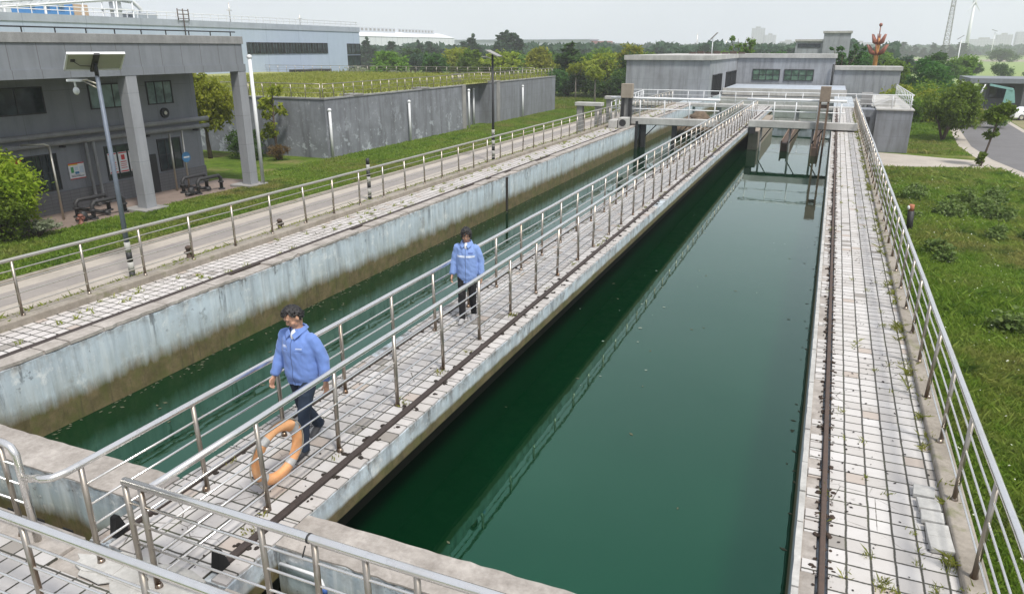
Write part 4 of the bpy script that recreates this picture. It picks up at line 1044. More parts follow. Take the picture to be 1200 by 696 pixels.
# car, seen in part at the edge of the picture
def car(x, y, rz, label):
    t = thing('parked_car', label, 'car', (0, 0, 0))
    paint = m_plain('white_car_paint', (.78, .79, .80), .25, 0, .06, 2, 0)
    prof = [(-2.1, .28), (-2.15, .62), (-1.95, .80), (-1.25, .88), (-.65, 1.36), (.75, 1.40), (1.55, .98), (2.1, .86), (2.2, .55), (2.12, .28)]
    mb = MB(); n = len(prof); vs = []
    for s, k in ((-1, 1), (1, 1)):
        for px, pz in prof:
            wv = .86 if pz < .9 else .86 - (pz - .88) * .38
            vs.append((px, s * wv, pz))
    fs = [tuple(range(n)), tuple(range(2*n - 1, n - 1, -1))] + [(i, i + n, (i+1) % n + n, (i+1) % n) for i in range(n)]
    mb.add(vs, fs); mb.build('body', paint, t, bevel=.05)
    mb = MB()
    for s in (-1, 1): mb.add([(-1.1, s*.845, .92), (-.6, s*.70, 1.30), (.7, s*.69, 1.33), (1.35, s*.84, .96), (-1.1, s*.86, .92), (-.6, s*.72, 1.30), (.7, s*.71, 1.33), (1.35, s*.855, .96)], [(0,1,2,3), (4,7,6,5), (0,4,5,1), (1,5,6,2), (2,6,7,3), (3,7,4,0)])
    mb.build('side_windows', M['glass'], t)
    mb = MB(); mb.add([(-1.26, -.72, .905), (-1.26, .72, .905), (-.70, .62, 1.345), (-.70, -.62, 1.345), (-1.29, -.72, .92), (-1.29, .72, .92), (-.73, .62, 1.36), (-.73, -.62, 1.36)], [(0,1,2,3), (4,7,6,5), (0,4,5,1), (1,5,6,2), (2,6,7,3), (3,7,4,0)]); mb.build('windscreen', M['glass'], t)
    for px in (-1.35, 1.35):
        for s in (-1, 1):
            mb = MB(); mb.tube([(px, s*.70, .32), (px, s*.90, .32)], .32, 18); wl = mb.build('wheel', M['dark_iron'], t)
            mb = MB(); mb.tube([(px, s*.895, .32), (px, s*.915, .32)], .2, 14); mb.build('rim', M['steel'], wl)
    for s in (-1, 1):
        mb = MB(); mb.ball((-2.06, s*.62, .66), .1, .2, .1, 8, 6); mb.build('headlight', M['glass_l'], t)
    t.location = (x, y, G + .01); t.rotation_euler = (0, 0, rz)
    return t
car(20.5, 99.5, R(205), 'white car parked on the yard road, cut by the picture edge')

t = thing('wind_turbine', 'white wind turbine with two blades in view on the far field', 'wind turbine', (109.6, 827, G))
x, y = 109.6, 827.
mb = MB(); mb.tube([(x, y, G), (x, y, 44)], [1.9, 1.0], 14); mb.build('tower', M['white_paint'], t)
mb = MB(); mb.box(x - 1.2, x + 1.2, y - 2.5, y + 3.5, 43.6, 46); mb.build('nacelle', M['white_paint'], t)
hubp = Vector((x, y - 3.2, 44.8))
for k, an in enumerate((R(93), R(-27), R(213))):
    d = Vector((math.cos(an) * .45, math.cos(an) * .89, math.sin(an))); mb = MB()
    mb.tube([hubp, hubp + d * 3, hubp + d * 8, hubp + d * 17], [(.5, .5), (.8, .35), (.6, .22), (.12, .06)], 8); mb.build('blade', M['white_paint'], t)
mb = MB(); mb.ball(hubp, .9, 1.1, .9, 10, 8); mb.build('hub', M['white_paint'], t)
t = thing('lattice_mast', 'tall grey lattice mast fading in the haze, left of the wind turbine', 'mast', (101, 900, G))
x, y, zt, bw = 101., 900., 84., 1.9
mb = MB(); lv = 22
for i in range(lv):
    z0, z1 = G + (zt - G) * i / lv, G + (zt - G) * (i + 1) / lv
    w0, w1 = bw * (1 - i / lv) + .9, bw * (1 - (i + 1) / lv) + .9
    c0 = [(x + sx*w0, y + sy*w0, z0) for sx, sy in ((-1,-1), (1,-1), (1,1), (-1,1))]; c1 = [(x + sx*w1, y + sy*w1, z1) for sx, sy in ((-1,-1), (1,-1), (1,1), (-1,1))]
    for k in range(4):
        mb.tube([c0[k], c1[k]], .34, 4); mb.tube([c0[k], c1[(k+1) % 4]], .22, 4); mb.tube([c0[k], c0[(k+1) % 4]], .22, 4)
mb.build('lattice', M['concrete'], t)
mb = MB()
for z in (44, 56, 68): mb.tube([(x, y, z), (x, y, z + 1.6)], 2.2, 10)
mb.build('platform', M['concrete'], t)
for x, y, zt, lab in ((110., 697., 16.5, 'white lamp post standing on the far field right of the wind turbine'), (25.8, 204., 6.4, 'pale yellow-white lamp post behind the round tree')):
    t = thing('street_lamp', lab, 'street lamp', (x, y, G)); s = 1 if y < 300 else 2.6
    mb = MB(); mb.tube([(x, y, G), (x, y, zt)], [.16 * s, .10 * s], 10); mb.build('pole', M['white_paint'], t)
    mb = MB(); mb.obox((x - .2*s, y, zt + .4*s), 1.5*s, 1.1*s, .08*s, Matrix.Rotation(R(-35 if s == 1 else 20), 3, 'Y')); mb.build('solar_panel', M['concrete'], t)
    mb = MB(); mb.tube([(x, y, zt - .8*s), (x + 1.1*s, y, zt - .3*s)], .06*s, 6); mb.build('arm', M['white_paint'], t)
t = thing('flower_sculpture', 'orange stem sculpture with dark leaf-shaped arms rising above the low block', 'sculpture', (4.3, 104, G))
x, y = 4.35, 104.
m_or = m_plain('orange_stem', (.52, .24, .06), .6, 0, .25); m_br = m_plain('brown_blades', (.30, .11, .07), .6, 0, .3)
mb = MB(); mb.tube([(x, y, G), (x, y, 5.0), (x, y, 5.6)], [.34, .22, .12], 10); mb.build('stem', m_or, t)
for k in range(6):
    an = k * math.pi / 3 + .3
    for z0, l in ((4.1, 1.25), (5.3, .85)):
        d = Vector((math.cos(an), math.sin(an), 0)); mb = MB()
        mb.tube([(x, y, z0 - .5), Vector((x, y, z0 - .1)) + d * l * .55, Vector((x, y, z0 + .75)) + d * l], [(.14, .12), (.28, .1), (.05, .05)], 8); mb.build('leaf_arm', m_br, t)
mb = MB(); mb.tube([(x, y, 5.5), (x, y, 7.0)], .06, 6); mb.ball((x, y, 7.1), .2, .2, .22, 8, 6); mb.build('finial', m_br, t)

# skyline
for i, (x, wd, zt, y, lab) in enumerate(((-190, 30, 52, 2000, 'tallest pale tower block fading on the skyline behind the leafy shrub'), (-160, 26, 36, 2000, 'lower pale tower block beside the tallest one on the skyline'),
        (300, 60, 24, 2000, 'wide low hazy building on the skyline at the edge of the field'), (345, 30, 34, 2050, 'hazy building on the skyline, taller of the pair by the field'), (395, 55, 40, 2050, 'broad hazy tower block on the skyline at the picture edge'),
        (-110, 40, 20, 1900, 'flat hazy building on the skyline, right of the pale towers'), (40, 60, 17, 1900, 'long flat hazy building on the skyline behind the orange sculpture'))):
    t = thing('tower_block', lab, 'building', (x, y, G), 'hazy buildings on the skyline')
    mb = MB(); mb.box(x - wd/2, x + wd/2, y, y + 25, G, zt); mb.build('wall', m_panels('skyline_wall', (.42, .43, .45), (.2, .2, .22), 6, 0, 3.3, 1.2) if i == 0 else bpy.data.materials['skyline_wall'], t)
    mb = MB(); mb.box(x - wd*.2, x + wd*.15, y + 4, y + 16, zt, zt + 3.5); mb.build('roof_room', M['concrete'], t)
for x, y, h, lab in ((-118, 700, 17, 'thin far mast above the treeline'), (-95, 720, 12, 'short thin far mast above the treeline')):
    t = thing('far_mast', lab, 'mast', (x, y, G)); mb = MB(); mb.tube([(x, y, G), (x, y, h)], [.5, .2], 6); mb.build('shaft', M['steel_old'], t)

# ------------------------------------------------------------------ the two people
def fuse(mb, name, mats, parent, voxel=.011, smooth=4, disp=None, matfn=None, seed=0):
    """joins overlapping shapes into one continuous surface (local coordinates of the person)"""
    me = bpy.data.meshes.new('tmp'); me.from_pydata(mb.v, [], mb.f)
    bm = bmesh.new(); bm.from_mesh(me); bmesh.ops.recalc_face_normals(bm, faces=bm.faces); bm.to_mesh(me); bm.free()
    o = bpy.data.objects.new('tmp', me); COL.objects.link(o)
    m = o.modifiers.new('r', 'REMESH'); m.mode = 'VOXEL'; m.voxel_size = voxel
    s = o.modifiers.new('s', 'SMOOTH'); s.factor = .5; s.iterations = smooth
    dg = bpy.context.evaluated_depsgraph_get(); ev = o.evaluated_get(dg)
    me2 = bpy.data.meshes.new_from_object(ev, depsgraph=dg); me2.name = name
    bpy.data.objects.remove(o); bpy.data.meshes.remove(me)
    if disp:
        nrm = [v.normal.copy() for v in me2.vertices]
        for v, nn in zip(me2.vertices, nrm): v.co += nn * disp(v.co)
    me2.materials.clear()
    ob = link_mesh(name, me2, mats, parent)
    me2.polygons.foreach_set('use_smooth', [True] * len(me2.polygons))
    if matfn:
        for p in me2.polygons: p.material_index = matfn(p.center)
    me2.update()
    return ob
def hand(mb, wrist, d, side, curl=.6):
    """palm, four curled fingers of unequal length and a thumb; d = direction of the forearm"""
    d = Vector(d).normalized(); fwd = Vector((0, -1, 0)); fwd = (fwd - d * fwd.dot(d)).normalized()
    inn = Vector((-side, 0, 0)); inn = (inn - d * inn.dot(d) - fwd * inn.dot(fwd)).normalized()
    w = Vector(wrist)
    mb.tube([w - d*.02, w + d*.02, w + d*.055, w + d*.092], [(.024, .030), (.019, .038), (.018, .042), (.014, .038)], 10, ax=inn)
    for k, (off, l) in enumerate(((-.032, .068), (-.011, .078), (.011, .073), (.031, .056))):
        b = w + d * .085 - fwd * off
        p1 = b + d * l * .45 + inn * l * .12 * curl; p2 = p1 + (d * (1 - curl * .7) + inn * curl).normalized() * l * .32; p3 = p2 + (d * (.5 - curl * .6) + inn).normalized() * l * .26
        mb.tube([b - d*.015, p1, p2, p3], [.0105, .010, .009, .0075], 8)
    b = w + d * .03 + fwd * .030
    mb.tube([b, b + (d + fwd * .9).normalized() * .034, b + (d * 1.25 + fwd * .75 + inn * .4).normalized() * .066], [.014, .012, .009], 8)
def person(label, x, y, rz, hgt, pose, hair_kind, jack, trous, shoe, woman=False):
    t = thing('person', label, 'person', (0, 0, 0))
    k = pose; V = lambda *a: Vector(a)
    hips = V(0, .01, .93)
    Rh = Matrix.Rotation(k['turn'], 3, 'Z') @ Matrix.Rotation(k['nod'], 3, 'X') @ Matrix.Rotation(k.get('roll', 0), 3, 'Y')
    neck0 = V(0, .015, 1.44); hc = V(0, -.015, 1.595) + V(math.sin(k['turn']) * .02, -.03 * abs(k['nod']), 0)
    H = lambda *a: hc + Rh @ Vector(a)
    mb = MB()
    mb.tube([(0, .01, .84), (0, .01, .95), (0, .01, 1.10), (0, .01, 1.28), (0, .015, 1.40), (0, .015, 1.46)], [(.12, .09), (.15, .10), (.125, .085), (.15, .095), (.13, .075), (.06, .06)], 14, ax=(1, 0, 0))
    mb.tube([neck0 - V(0, 0, .04), neck0 + V(0, -.005, .04), H(0, .02, -.05)], [.064, .056, .055], 12)
    mb.ball(H(0, .008, .02), .076, .095, .105, 18, 14, Rh)
    mb.ball(H(0, -.022, -.045), .060, .068, .068, 14, 10, Rh)
    mb.ball(H(0, -.045, -.085), .034, .035, .026, 10, 8, Rh)
    mb.tube([H(0, -.082, .018), H(0, -.102, -.012), H(0, -.096, -.028)], [.008, .013, .014], 8)
    mb.tube([H(-.05, -.070, .040), H(0, -.087, .042), H(.05, -.070, .040)], .012, 8)
    mb.tube([H(-.022, -.084, -.052), H(0, -.092, -.052), H(.022, -.084, -.052)], .009, 8)
    for s in (-1, 1):
        mb.ball(H(s*.078, .012, -.008), .012, .022, .034, 8, 8, Rh)
        mb.ball(H(s*.046, -.055, -.028), .024, .025, .024, 8, 8, Rh)
    for s in (-1, 1):
        sh, el, wr = k['arm'][s]
        mb.tube([sh, V(*sh).lerp(V(*el), .5), el, V(*el).lerp(V(*wr), .4), wr], [.048, .044, .038, .038, .027], 10)
        hand(mb, wr, V(*wr) - V(*el), s, k.get('curl', {}).get(s, .6))
        hp, kn, an = k['leg'][s]
        mb.tube([hp, V(*hp).lerp(V(*kn), .5), kn, V(*kn).lerp(V(*an), .35), an], [.075, .068, .05, .048, .036], 10)
    def facemat(c):
        q = Rh.transposed() @ (c - hc)
        if q.length > .16 or q.y > -.05: return 0
        for s in (-1, 1):
            if abs(q.x - s*.031) < .012 and abs(q.z - .017) < .006: return 1
            if abs(q.x - s*.031) < .018 and abs(q.z - .043) < .004: return 1
        if abs(q.x) < .023 and abs(q.z + .052) < .007: return 2
        return 0
    fuse(mb, 'body', [SKIN, EYE, LIP], t, .0075, 2, None, facemat)
    # hair
    mb = MB(); q = random.Random(5 if woman else 3); c = 0
    while c < (520 if woman else 420):
        d = Vector((q.gauss(0, 1), q.gauss(0, 1), q.gauss(0, 1))).normalized()
        if woman: ok = d.z > .5 or (d.y > -.25 and d.z > -.95) or (abs(d.x) > .70 and d.z > -.75) or (d.y < -.3 and d.z > .34)
        else: ok = d.z > .62 or (d.y > .12 and d.z > -.55) or (abs(d.x) > .75 and d.z > .12 and d.y > -.3) or (d.y < 0 and d.z > .60)
        if not ok: continue
        c += 1; f = 1.07 if not woman else 1.10
        p = Vector((d.x * .081, d.y * .101 + .010, d.z * .110 + .02)) * f
        if woman and p.z < -.02: p.x *= 1.10; p.z *= 1.15
        s = q.uniform(.008, .013); e = H(*p) + Rh @ Vector((d.x * .010 + q.gauss(0, .006), (-.020 if d.z > .3 else .004) + q.gauss(0, .006), (-.004 if d.z > .3 else -.020) + q.gauss(0, .005)))
        mb.tube([H(*(p * .88)), H(*p), e], [s, s * .9, s * .35], 6)
    mb.ball(H(0, .026, .035), .070, .080, .094, 14, 10, Rh)
    fuse(mb, 'hair', HAIR, t, .0048, 4, lambda c: .002 * mnoise.noise(Vector((c.x * 120, c.y * 40, c.z * 60))))
    # trousers
    mb = MB()
    mb.tube([(0, .012, .80), (0, .012, .88), (0, .01, .97), (0, .01, 1.04)], [(.13, .105), (.170, .120), (.165, .115), (.15, .10)], 16, ax=(1, 0, 0))
    for s in (-1, 1):
        hp, kn, an = [V(*p) for p in k['leg'][s]]
        an2 = kn.lerp(an, 1.06)
        mb.tube([hp + V(0, 0, .05), hp.lerp(kn, .35), hp.lerp(kn, .75), kn, kn.lerp(an, .3), kn.lerp(an, .75), an2], [.098, .094, .078, .070, .068, .064 if not woman else .058, .066 if not woman else .058], 12)
    fuse(mb, 'trousers', trous, t, .012, 3, lambda c: .007 * mnoise.noise(c * 13) + .004 * mnoise.noise(Vector((c.x * 8, c.y * 8, c.z * 34))))
    # shoes
    for s in (-1, 1):
        hp, kn, an = [V(*p) for p in k['leg'][s]]
        pit = k['foot'][s]; rm = Matrix.Rotation(pit, 3, 'X')
        f = lambda a: an + rm @ (Vector(a))
        mb = MB()
        mb.tube([f((0, .075, -.045)), f((0, .04, -.035)), f((0, -.02, -.035)), f((s*.005, -.09, -.048)), f((s*.008, -.155, -.058)), f((s*.008, -.185, -.062))], [(.030, .030), (.048, .040), (.046, .044), (.036, .046), (.026, .042), (.014, .026)], 12, ax=(0, 0, 1))
        mb.tube([f((0, .0, .03)), f((0, .0, -.03))], [.045, .048], 10)
        fuse(mb, 'shoe', shoe, t, .009, 2)
    # jacket
    mb = MB(); w_ = k['fat']; hem = k['hem']
    mb.tube([(0, .012, hem), (0, .012, hem + .045), (0, .01, hem + .10), (0, .008, 1.06), (0, .006, 1.22), (0, .010, 1.33), (0, .016, 1.405), (0, .018, 1.46)],
            [(.178*w_, .128*w_), (.180*w_, .130*w_), (.196*w_, .145*w_), (.192*w_, .140*w_), (.196*w_, .142*w_), (.178*w_, .122*w_), (.125, .090), (.078, .075)], 20, ax=(1, 0, 0))
    for s in (-1, 1):
        sh, el, wr = [V(*p) for p in k['arm'][s]]
        mb.ball(sh + V(-s*.025, 0, -.015), .066, .072, .062, 12, 8)
        mb.tube([sh + V(-s*.05, 0, .015), sh + V(-s*.008, 0, -.012), sh.lerp(el, .5), el, el.lerp(wr, .5), el.lerp(wr, .88), el.lerp(wr, .99)], [.052, .066, .066*w_, .064*w_, .060*w_, .057, .044], 14)
    fuse(mb, 'jacket', jack, t, .0105, 3, lambda c: .009 * mnoise.noise(c * 9) + .006 * mnoise.noise(Vector((c.x * 22 + c.z * 14, c.y * 12, c.z * 13))) + .004 * mnoise.noise(Vector((c.x * 30, c.y * 20, c.z * 17 + c.x * 20))))
    # folded collar and the white shirt in the opening
    mb = MB()
    for s in (-1, 1):
        mb.add([(s*.015, -.108, 1.415), (s*.062, -.062, 1.466), (s*.084, .02, 1.482), (s*.058, .082, 1.478), (0, .095, 1.478), (0, .112, 1.445), (s*.075, .098, 1.440), (s*.108, .012, 1.442), (s*.092, -.078, 1.412), (s*.052, -.122, 1.372)],
               [(0, 9, 8, 1), (1, 8, 7, 2), (2, 7, 6, 3), (3, 6, 5, 4)])
    cl_ = mb.build('collar', jack, t); so_ = cl_.modifiers.new('thick', 'SOLIDIFY'); so_.thickness = .012; so_.offset = 0
    mb = MB(); mb.ball((0, -.058, 1.400), .036, .043, .066, 12, 10, Matrix.Rotation(R(-22), 3, 'X')); mb.build('shirt', SHIRT, t)
    t.location = (x, y, 0); t.rotation_euler = (0, 0, rz); t.scale = (hgt / 1.715,) * 3
    return t
SKIN = m_plain('skin', (.50, .285, .195), .5, 0, .12, 12, .03); SKIN.node_tree.nodes['Principled BSDF'].inputs['Subsurface Weight'].default_value = .12
EYE = m_plain('dark_eyes', (.03, .022, .02), .4, 0, .1, 5, 0); LIP = m_plain('lips', (.42, .17, .13), .5, 0, .1, 5, 0)
HAIR = m_plain('black_hair', (.012, .010, .010), .45, 0, .4, 40, .3); SHIRT = m_plain('white_shirt', (.72, .73, .75), .8, 0, .1, 6, .1)
def m_jacket(name, col, band):
    """work jacket: zip, pocket flaps, cuff seams, pale marks on the chest, all in the jacket's own coordinates"""
    m, nt, p, _ = new_mat(name)
    tcn = N(nt, 'ShaderNodeTexCoord'); sp = N(nt, 'ShaderNodeSeparateXYZ'); L(nt, tcn.outputs['Object'], sp.inputs[0])
    X, Y, Z = sp.outputs; front = mth(nt, 'LESS_THAN', Y, -.03); ax_ = mth(nt, 'ABSOLUTE', X)
    def rng(v, a, b): return mth(nt, 'MULTIPLY', mth(nt, 'GREATER_THAN', v, a), mth(nt, 'LESS_THAN', v, b))
    n1 = noise(nt, tcn.outputs['Object'], 7, 4, .6, .3, .7); n2 = noise(nt, tcn.outputs['Object'], 160, 2)
    c = mix(nt, mth(nt, 'MULTIPLY', n1, .5), col, tuple(x * .72 for x in col))
    c = mix(nt, mth(nt, 'MULTIPLY', n2, .12), c, (.3, .38, .6))
    seam = mth(nt, 'MULTIPLY', rng(ax_, 0, .006), front)
    flap = mth(nt, 'MULTIPLY', mth(nt, 'MULTIPLY', rng(Z, 1.236, 1.244), rng(ax_, .045, .135)), front)
    wb = rng(Z, .862, .868) if not band else rng(Z, .70, .704)
    d = mth(nt, 'MAXIMUM', mth(nt, 'MAXIMUM', seam, flap), wb)
    c = mix(nt, mth(nt, 'MULTIPLY', d, .7), c, tuple(x * .3 for x in col))
    if band:
        bm_ = mth(nt, 'MULTIPLY', mth(nt, 'MULTIPLY', rng(Z, 1.205, 1.24), rng(ax_, .012, .155)), front)
        c = mix(nt, bm_, c, (.62, .68, .78))
        tx = mth(nt, 'MULTIPLY', mth(nt, 'MULTIPLY', rng(Z, 1.27, 1.295), rng(X, .045, .13)), front); c = mix(nt, mth(nt, 'MULTIPLY', tx, .8), c, (.05, .08, .25))
    else:
        tx = mth(nt, 'MULTIPLY', mth(nt, 'MULTIPLY', rng(Z, 1.262, 1.285), rng(X, -.135, -.055)), front)
        txw = mth(nt, 'GREATER_THAN', mth(nt, 'FRACT', mth(nt, 'MULTIPLY', X, 62.)), .35); c = mix(nt, mth(nt, 'MULTIPLY', mth(nt, 'MULTIPLY', tx, txw), .75), c, (.68, .72, .80))
        t2 = mth(nt, 'MULTIPLY', mth(nt, 'MULTIPLY', rng(Z, 1.262, 1.275), rng(X, .06, .13)), front); c = mix(nt, mth(nt, 'MULTIPLY', t2, .6), c, (.68, .72, .80))
    L(nt, c, p.inputs['Base Color']); setp(p, Roughness=.85); p.inputs['Sheen Weight'].default_value = .15
    bump(nt, p, n2, .1, .002)
    return m
man_pose = dict(turn=R(-28), nod=R(36), roll=R(-3), fat=1.09, hem=.815,
    arm={-1: ((-.188, .01, 1.37), (-.258, .0, 1.10), (-.295, -.11, .875)), 1: ((.188, .01, 1.37), (.272, .05, 1.10), (.305, .02, .865))},
    curl={-1: .9, 1: .6},
    leg={1: ((.088, .01, .90), (.098, -.145, .51), (.092, -.20, .09)), -1: ((-.088, .01, .90), (-.088, .05, .50), (-.075, .285, .135))},
    foot={1: R(-2), -1: R(24)})
person('person in a blue work jacket and navy trousers walking beside the life ring, looking down', -5.12, 5.93, R(0), 1.74, man_pose, 'short', m_jacket('blue_work_jacket', (.125, .22, .53), False),
       m_plain('navy_trousers', (.018, .032, .058), .9, 0, .35, 8, .2), m_plain('grey_black_shoes', (.055, .055, .06), .6, 0, .3, 8, .1))
woman_pose = dict(turn=R(8), nod=R(27), roll=0, fat=1.0, hem=.73,
    arm={-1: ((-.175, .01, 1.37), (-.235, .02, 1.10), (-.262, -.05, .86)), 1: ((.175, .01, 1.37), (.245, .03, 1.10), (.262, -.03, .86))},
    leg={1: ((.082, .01, .90), (.085, .0, .50), (.080, .13, .11)), -1: ((-.082, .01, .90), (-.085, -.09, .51), (-.075, -.125, .09))},
    foot={1: R(14), -1: R(0)})
person('person with bobbed black hair, blue jacket with a white chest band and black trousers', -5.25, 10.38, R(14), 1.62, woman_pose, 'bob', m_jacket('light_blue_work_jacket', (.185, .29, .58), True),
       m_plain('black_trousers', (.010, .010, .012), .9, 0, .3, 8, .2), m_plain('pale_shoes', (.45, .44, .43), .6, 0, .3, 8, .1), True)

# ------------------------------------------------------------------ plants
def quads_mesh(name, P, mat=None):
    """P: (n, k, 3) corners of n separate faces"""
    n, k, _ = P.shape
    me = bpy.data.meshes.new(name)
    me.vertices.add(n * k); me.vertices.foreach_set('co', P.reshape(-1).astype(np.float32))
    me.loops.add(n * k); me.loops.foreach_set('vertex_index', np.arange(n * k, dtype=np.int32))
    me.polygons.add(n); me.polygons.foreach_set('loop_start', np.arange(0, n * k, k, dtype=np.int32))
    me.polygons.foreach_set('loop_total', np.full(n, k, dtype=np.int32))
    me.update(calc_edges=True); me.validate()
    return me
def unit(v): return v / (np.linalg.norm(v, axis=-1, keepdims=True) + 1e-9)
def leaves_at(C, size, g, up=.35, elong=1.7):
    n = len(C)
    nor = g.normal(size=(n, 3)); nor[:, 2] += up * 2.6; nor = unit(nor)
    a = unit(np.cross(nor, g.normal(size=(n, 3)))); b = np.cross(nor, a)
    s = (size * g.uniform(.6, 1.35, (n, 1)))
    return np.stack([C - a*s*.5*elong, C + b*s*.42 - a*s*.05, C + a*s*.5*elong, C - b*s*.42 + a*s*.05], 1)
def crown_pts(lobes, n, g, clump=26, spread=.20, inner=.45):
    lobes = np.array(lobes, float); wgt = (lobes[:, 3] * lobes[:, 4] * lobes[:, 5]) ** .66; wgt /= wgt.sum()
    m = max(4, n // clump)
    li = g.choice(len(lobes), m, p=wgt); d = unit(g.normal(size=(m, 3))); r = g.uniform(inner, 1., (m, 1)) ** .6 * np.where(g.random((m, 1)) < .22, g.uniform(1.05, 1.38, (m, 1)), 1.)
    cc = lobes[li, :3] + d * r * lobes[li, 3:]
    ci = g.integers(0, m, n); rad = lobes[li[ci], 3:].mean(1, keepdims=True)
    return cc[ci] + g.normal(size=(n, 3)) * rad * spread
def tree_meshes(kind, seed, h=8., n=3600, leaf=.27):
    """unit tree of height h at the origin -> (trunk mesh, crown mesh)"""
    g = np.random.default_rng(seed); r = random.Random(seed)
    tr = MB(); lobes = []
    if kind == 'round':
        tr.tube([(0, 0, -.1), (.05*h*.3, 0, .2*h), (.02*h, .02*h, .42*h), (.03*h, 0, .62*h)], [.034*h, .024*h, .018*h, .008*h], 8)
        for i in range(9):
            a = r.uniform(0, 6.28); d = r.uniform(.10, .26) * h; z = r.uniform(.42, .86) * h; s = r.uniform(.12, .20) * h
            if z > .7 * h: d *= .6
            p = (math.cos(a)*d, math.sin(a)*d, z); lobes.append((*p, s, s, s*.8))
            tr.tube([(.01*h, 0, .3*h + r.random()*.12*h), (p[0]*.5, p[1]*.5, z*.75), p], [.014*h, .009*h, .003*h], 5)
        lobes.append((0, 0, .62*h, .2*h, .2*h, .22*h))
    elif kind == 'poplar':
        tr.tube([(0, 0, -.1), (0, 0, .5*h), (.01*h, 0, .92*h)], [.022*h, .014*h, .003*h], 7)
        for i in range(11):
            z = (.22 + .72 * i / 10) * h; s = (.125 - .075 * i / 10) * h; a = r.uniform(0, 6.28)
            lobes.append((math.cos(a)*s*.7, math.sin(a)*s*.7, z, s, s, s*1.15))
            tr.tube([(0, 0, z - .08*h), (math.cos(a)*s, math.sin(a)*s, z)], [.008*h, .002*h], 4)
    elif kind == 'umbrella':
        tr.tube([(0, 0, -.1), (.01*h, 0, .35*h), (0, .01*h, .68*h)], [.034*h, .026*h, .018*h], 8)
        for i in range(7):
            a = i / 7 * 6.28 + r.uniform(-.2, .2); d = r.uniform(.16, .26) * h
            p = (math.cos(a)*d, math.sin(a)*d, r.uniform(.72, .86) * h); lobes.append((*p, .13*h, .13*h, .10*h))
            tr.tube([(0, 0, .6*h), (p[0]*.6, p[1]*.6, .74*h), p], [.016*h, .010*h, .003*h], 5)
        lobes.append((0, 0, .86*h, .2*h, .2*h, .12*h))
    elif kind == 'bush':
        for i in range(7):
            a = r.uniform(0, 6.28); d = r.uniform(.1, .5) * h; z = r.uniform(.3, .72) * h; s = r.uniform(.24, .36) * h
            lobes.append((math.cos(a)*d, math.sin(a)*d, z, s, s, s*.8))
            tr.tube([(0, 0, -.05), (math.cos(a)*d*.4, math.sin(a)*d*.4, z*.5), (math.cos(a)*d, math.sin(a)*d, z)], [.03*h, .02*h, .006*h], 5)
    elif kind == 'slender':
        tr.tube([(0, 0, -.1), (.02*h, 0, .4*h), (-.01*h, .01*h, .8*h), (0, 0, .97*h)], [.022*h, .015*h, .009*h, .003*h], 7)
        for i in range(12):
            z = r.uniform(.2, .95) * h; a = r.uniform(0, 6.28); d = r.uniform(.04, .14) * h * (1.15 - z/h*.6); s = r.uniform(.05, .10) * h
            lobes.append((math.cos(a)*d, math.sin(a)*d, z, s, s, s*.75))
            tr.tube([(0, 0, z - .07*h), (math.cos(a)*d, math.sin(a)*d, z)], [.009*h, .003*h], 5)
    elif kind == 'spiky':
        tr.tube([(0, 0, -.1), (0, 0, .4*h)], [.03*h, .02*h], 7)
        for i in range(16):
            a = r.uniform(0, 6.28); t_ = r.uniform(.15, .9); e = Vector((math.cos(a)*t_*.35*h, math.sin(a)*t_*.35*h, r.uniform(.62, 1.) * h)); b0 = Vector((0, 0, .3*h))
            tr.tube([b0, e], [.012*h, .003*h], 5)
            for q in (.4, .6, .8, .97):
                p = b0.lerp(e, q); s = .075 * h * (1.25 - q * .7); lobes.append((*p, s, s, s * 1.2))
        lobes.append((0, 0, .35*h, .26*h, .26*h, .24*h))
    elif kind == 'tiers':
        tr.tube([(0, 0, -.1), (.05*h, 0, .3*h), (.1*h, 0, .62*h), (.12*h, 0, .85*h)], [.02*h, .016*h, .012*h, .006*h], 7)
        for cx, cz, s in ((.13, .82, .15), (.04, .78, .12), (.22, .88, .11), (.09, .52, .085), (.04, .47, .06), (-.01, .17, .06), (-.02, .08, .05)):
            lobes.append((cx*h, r.uniform(-.03, .03)*h, cz*h, s*h, s*h, s*.72*h))
    P = leaves_at(crown_pts(lobes, n, g), leaf, g)
    crown = quads_mesh('crown', P)
    me = bpy.data.meshes.new('trunk'); me.from_pydata(tr.v, [], tr.f); me.polygons.foreach_set('use_smooth', [True] * len(tr.f))
    return me, crown
PROTO = {}
def plant(kind, leafmat, x, y, h, label, name='tree', cat='tree', group=None, z=G, seed=1, n=3600, leaf=.27, wide=1., bark='bark', key=None, rot=None):
    key = (kind, seed, n, leaf, leafmat, bark)
    if key not in PROTO:
        tm, cm = tree_meshes(kind, seed, 8., n, leaf); tm.materials.append(M[bark]); cm.materials.append(M[leafmat]); PROTO[key] = (tm, cm)
    tm, cm = PROTO[key]
    t = thing(name, label, cat, (x, y, z), group)
    for nm, me in (('trunk', tm), ('crown', cm)):
        o = bpy.data.objects.new(nm if kind != 'bush' or nm == 'crown' else 'stems', me); COL.objects.link(o); o.parent = t
    s = h / 8.
    t.scale = (s * wide, s * wide, s)
    t.rotation_euler = (0, 0, rot if rot is not None else random.Random(x * 7.3 + y).uniform(0, 6.28))
    return t
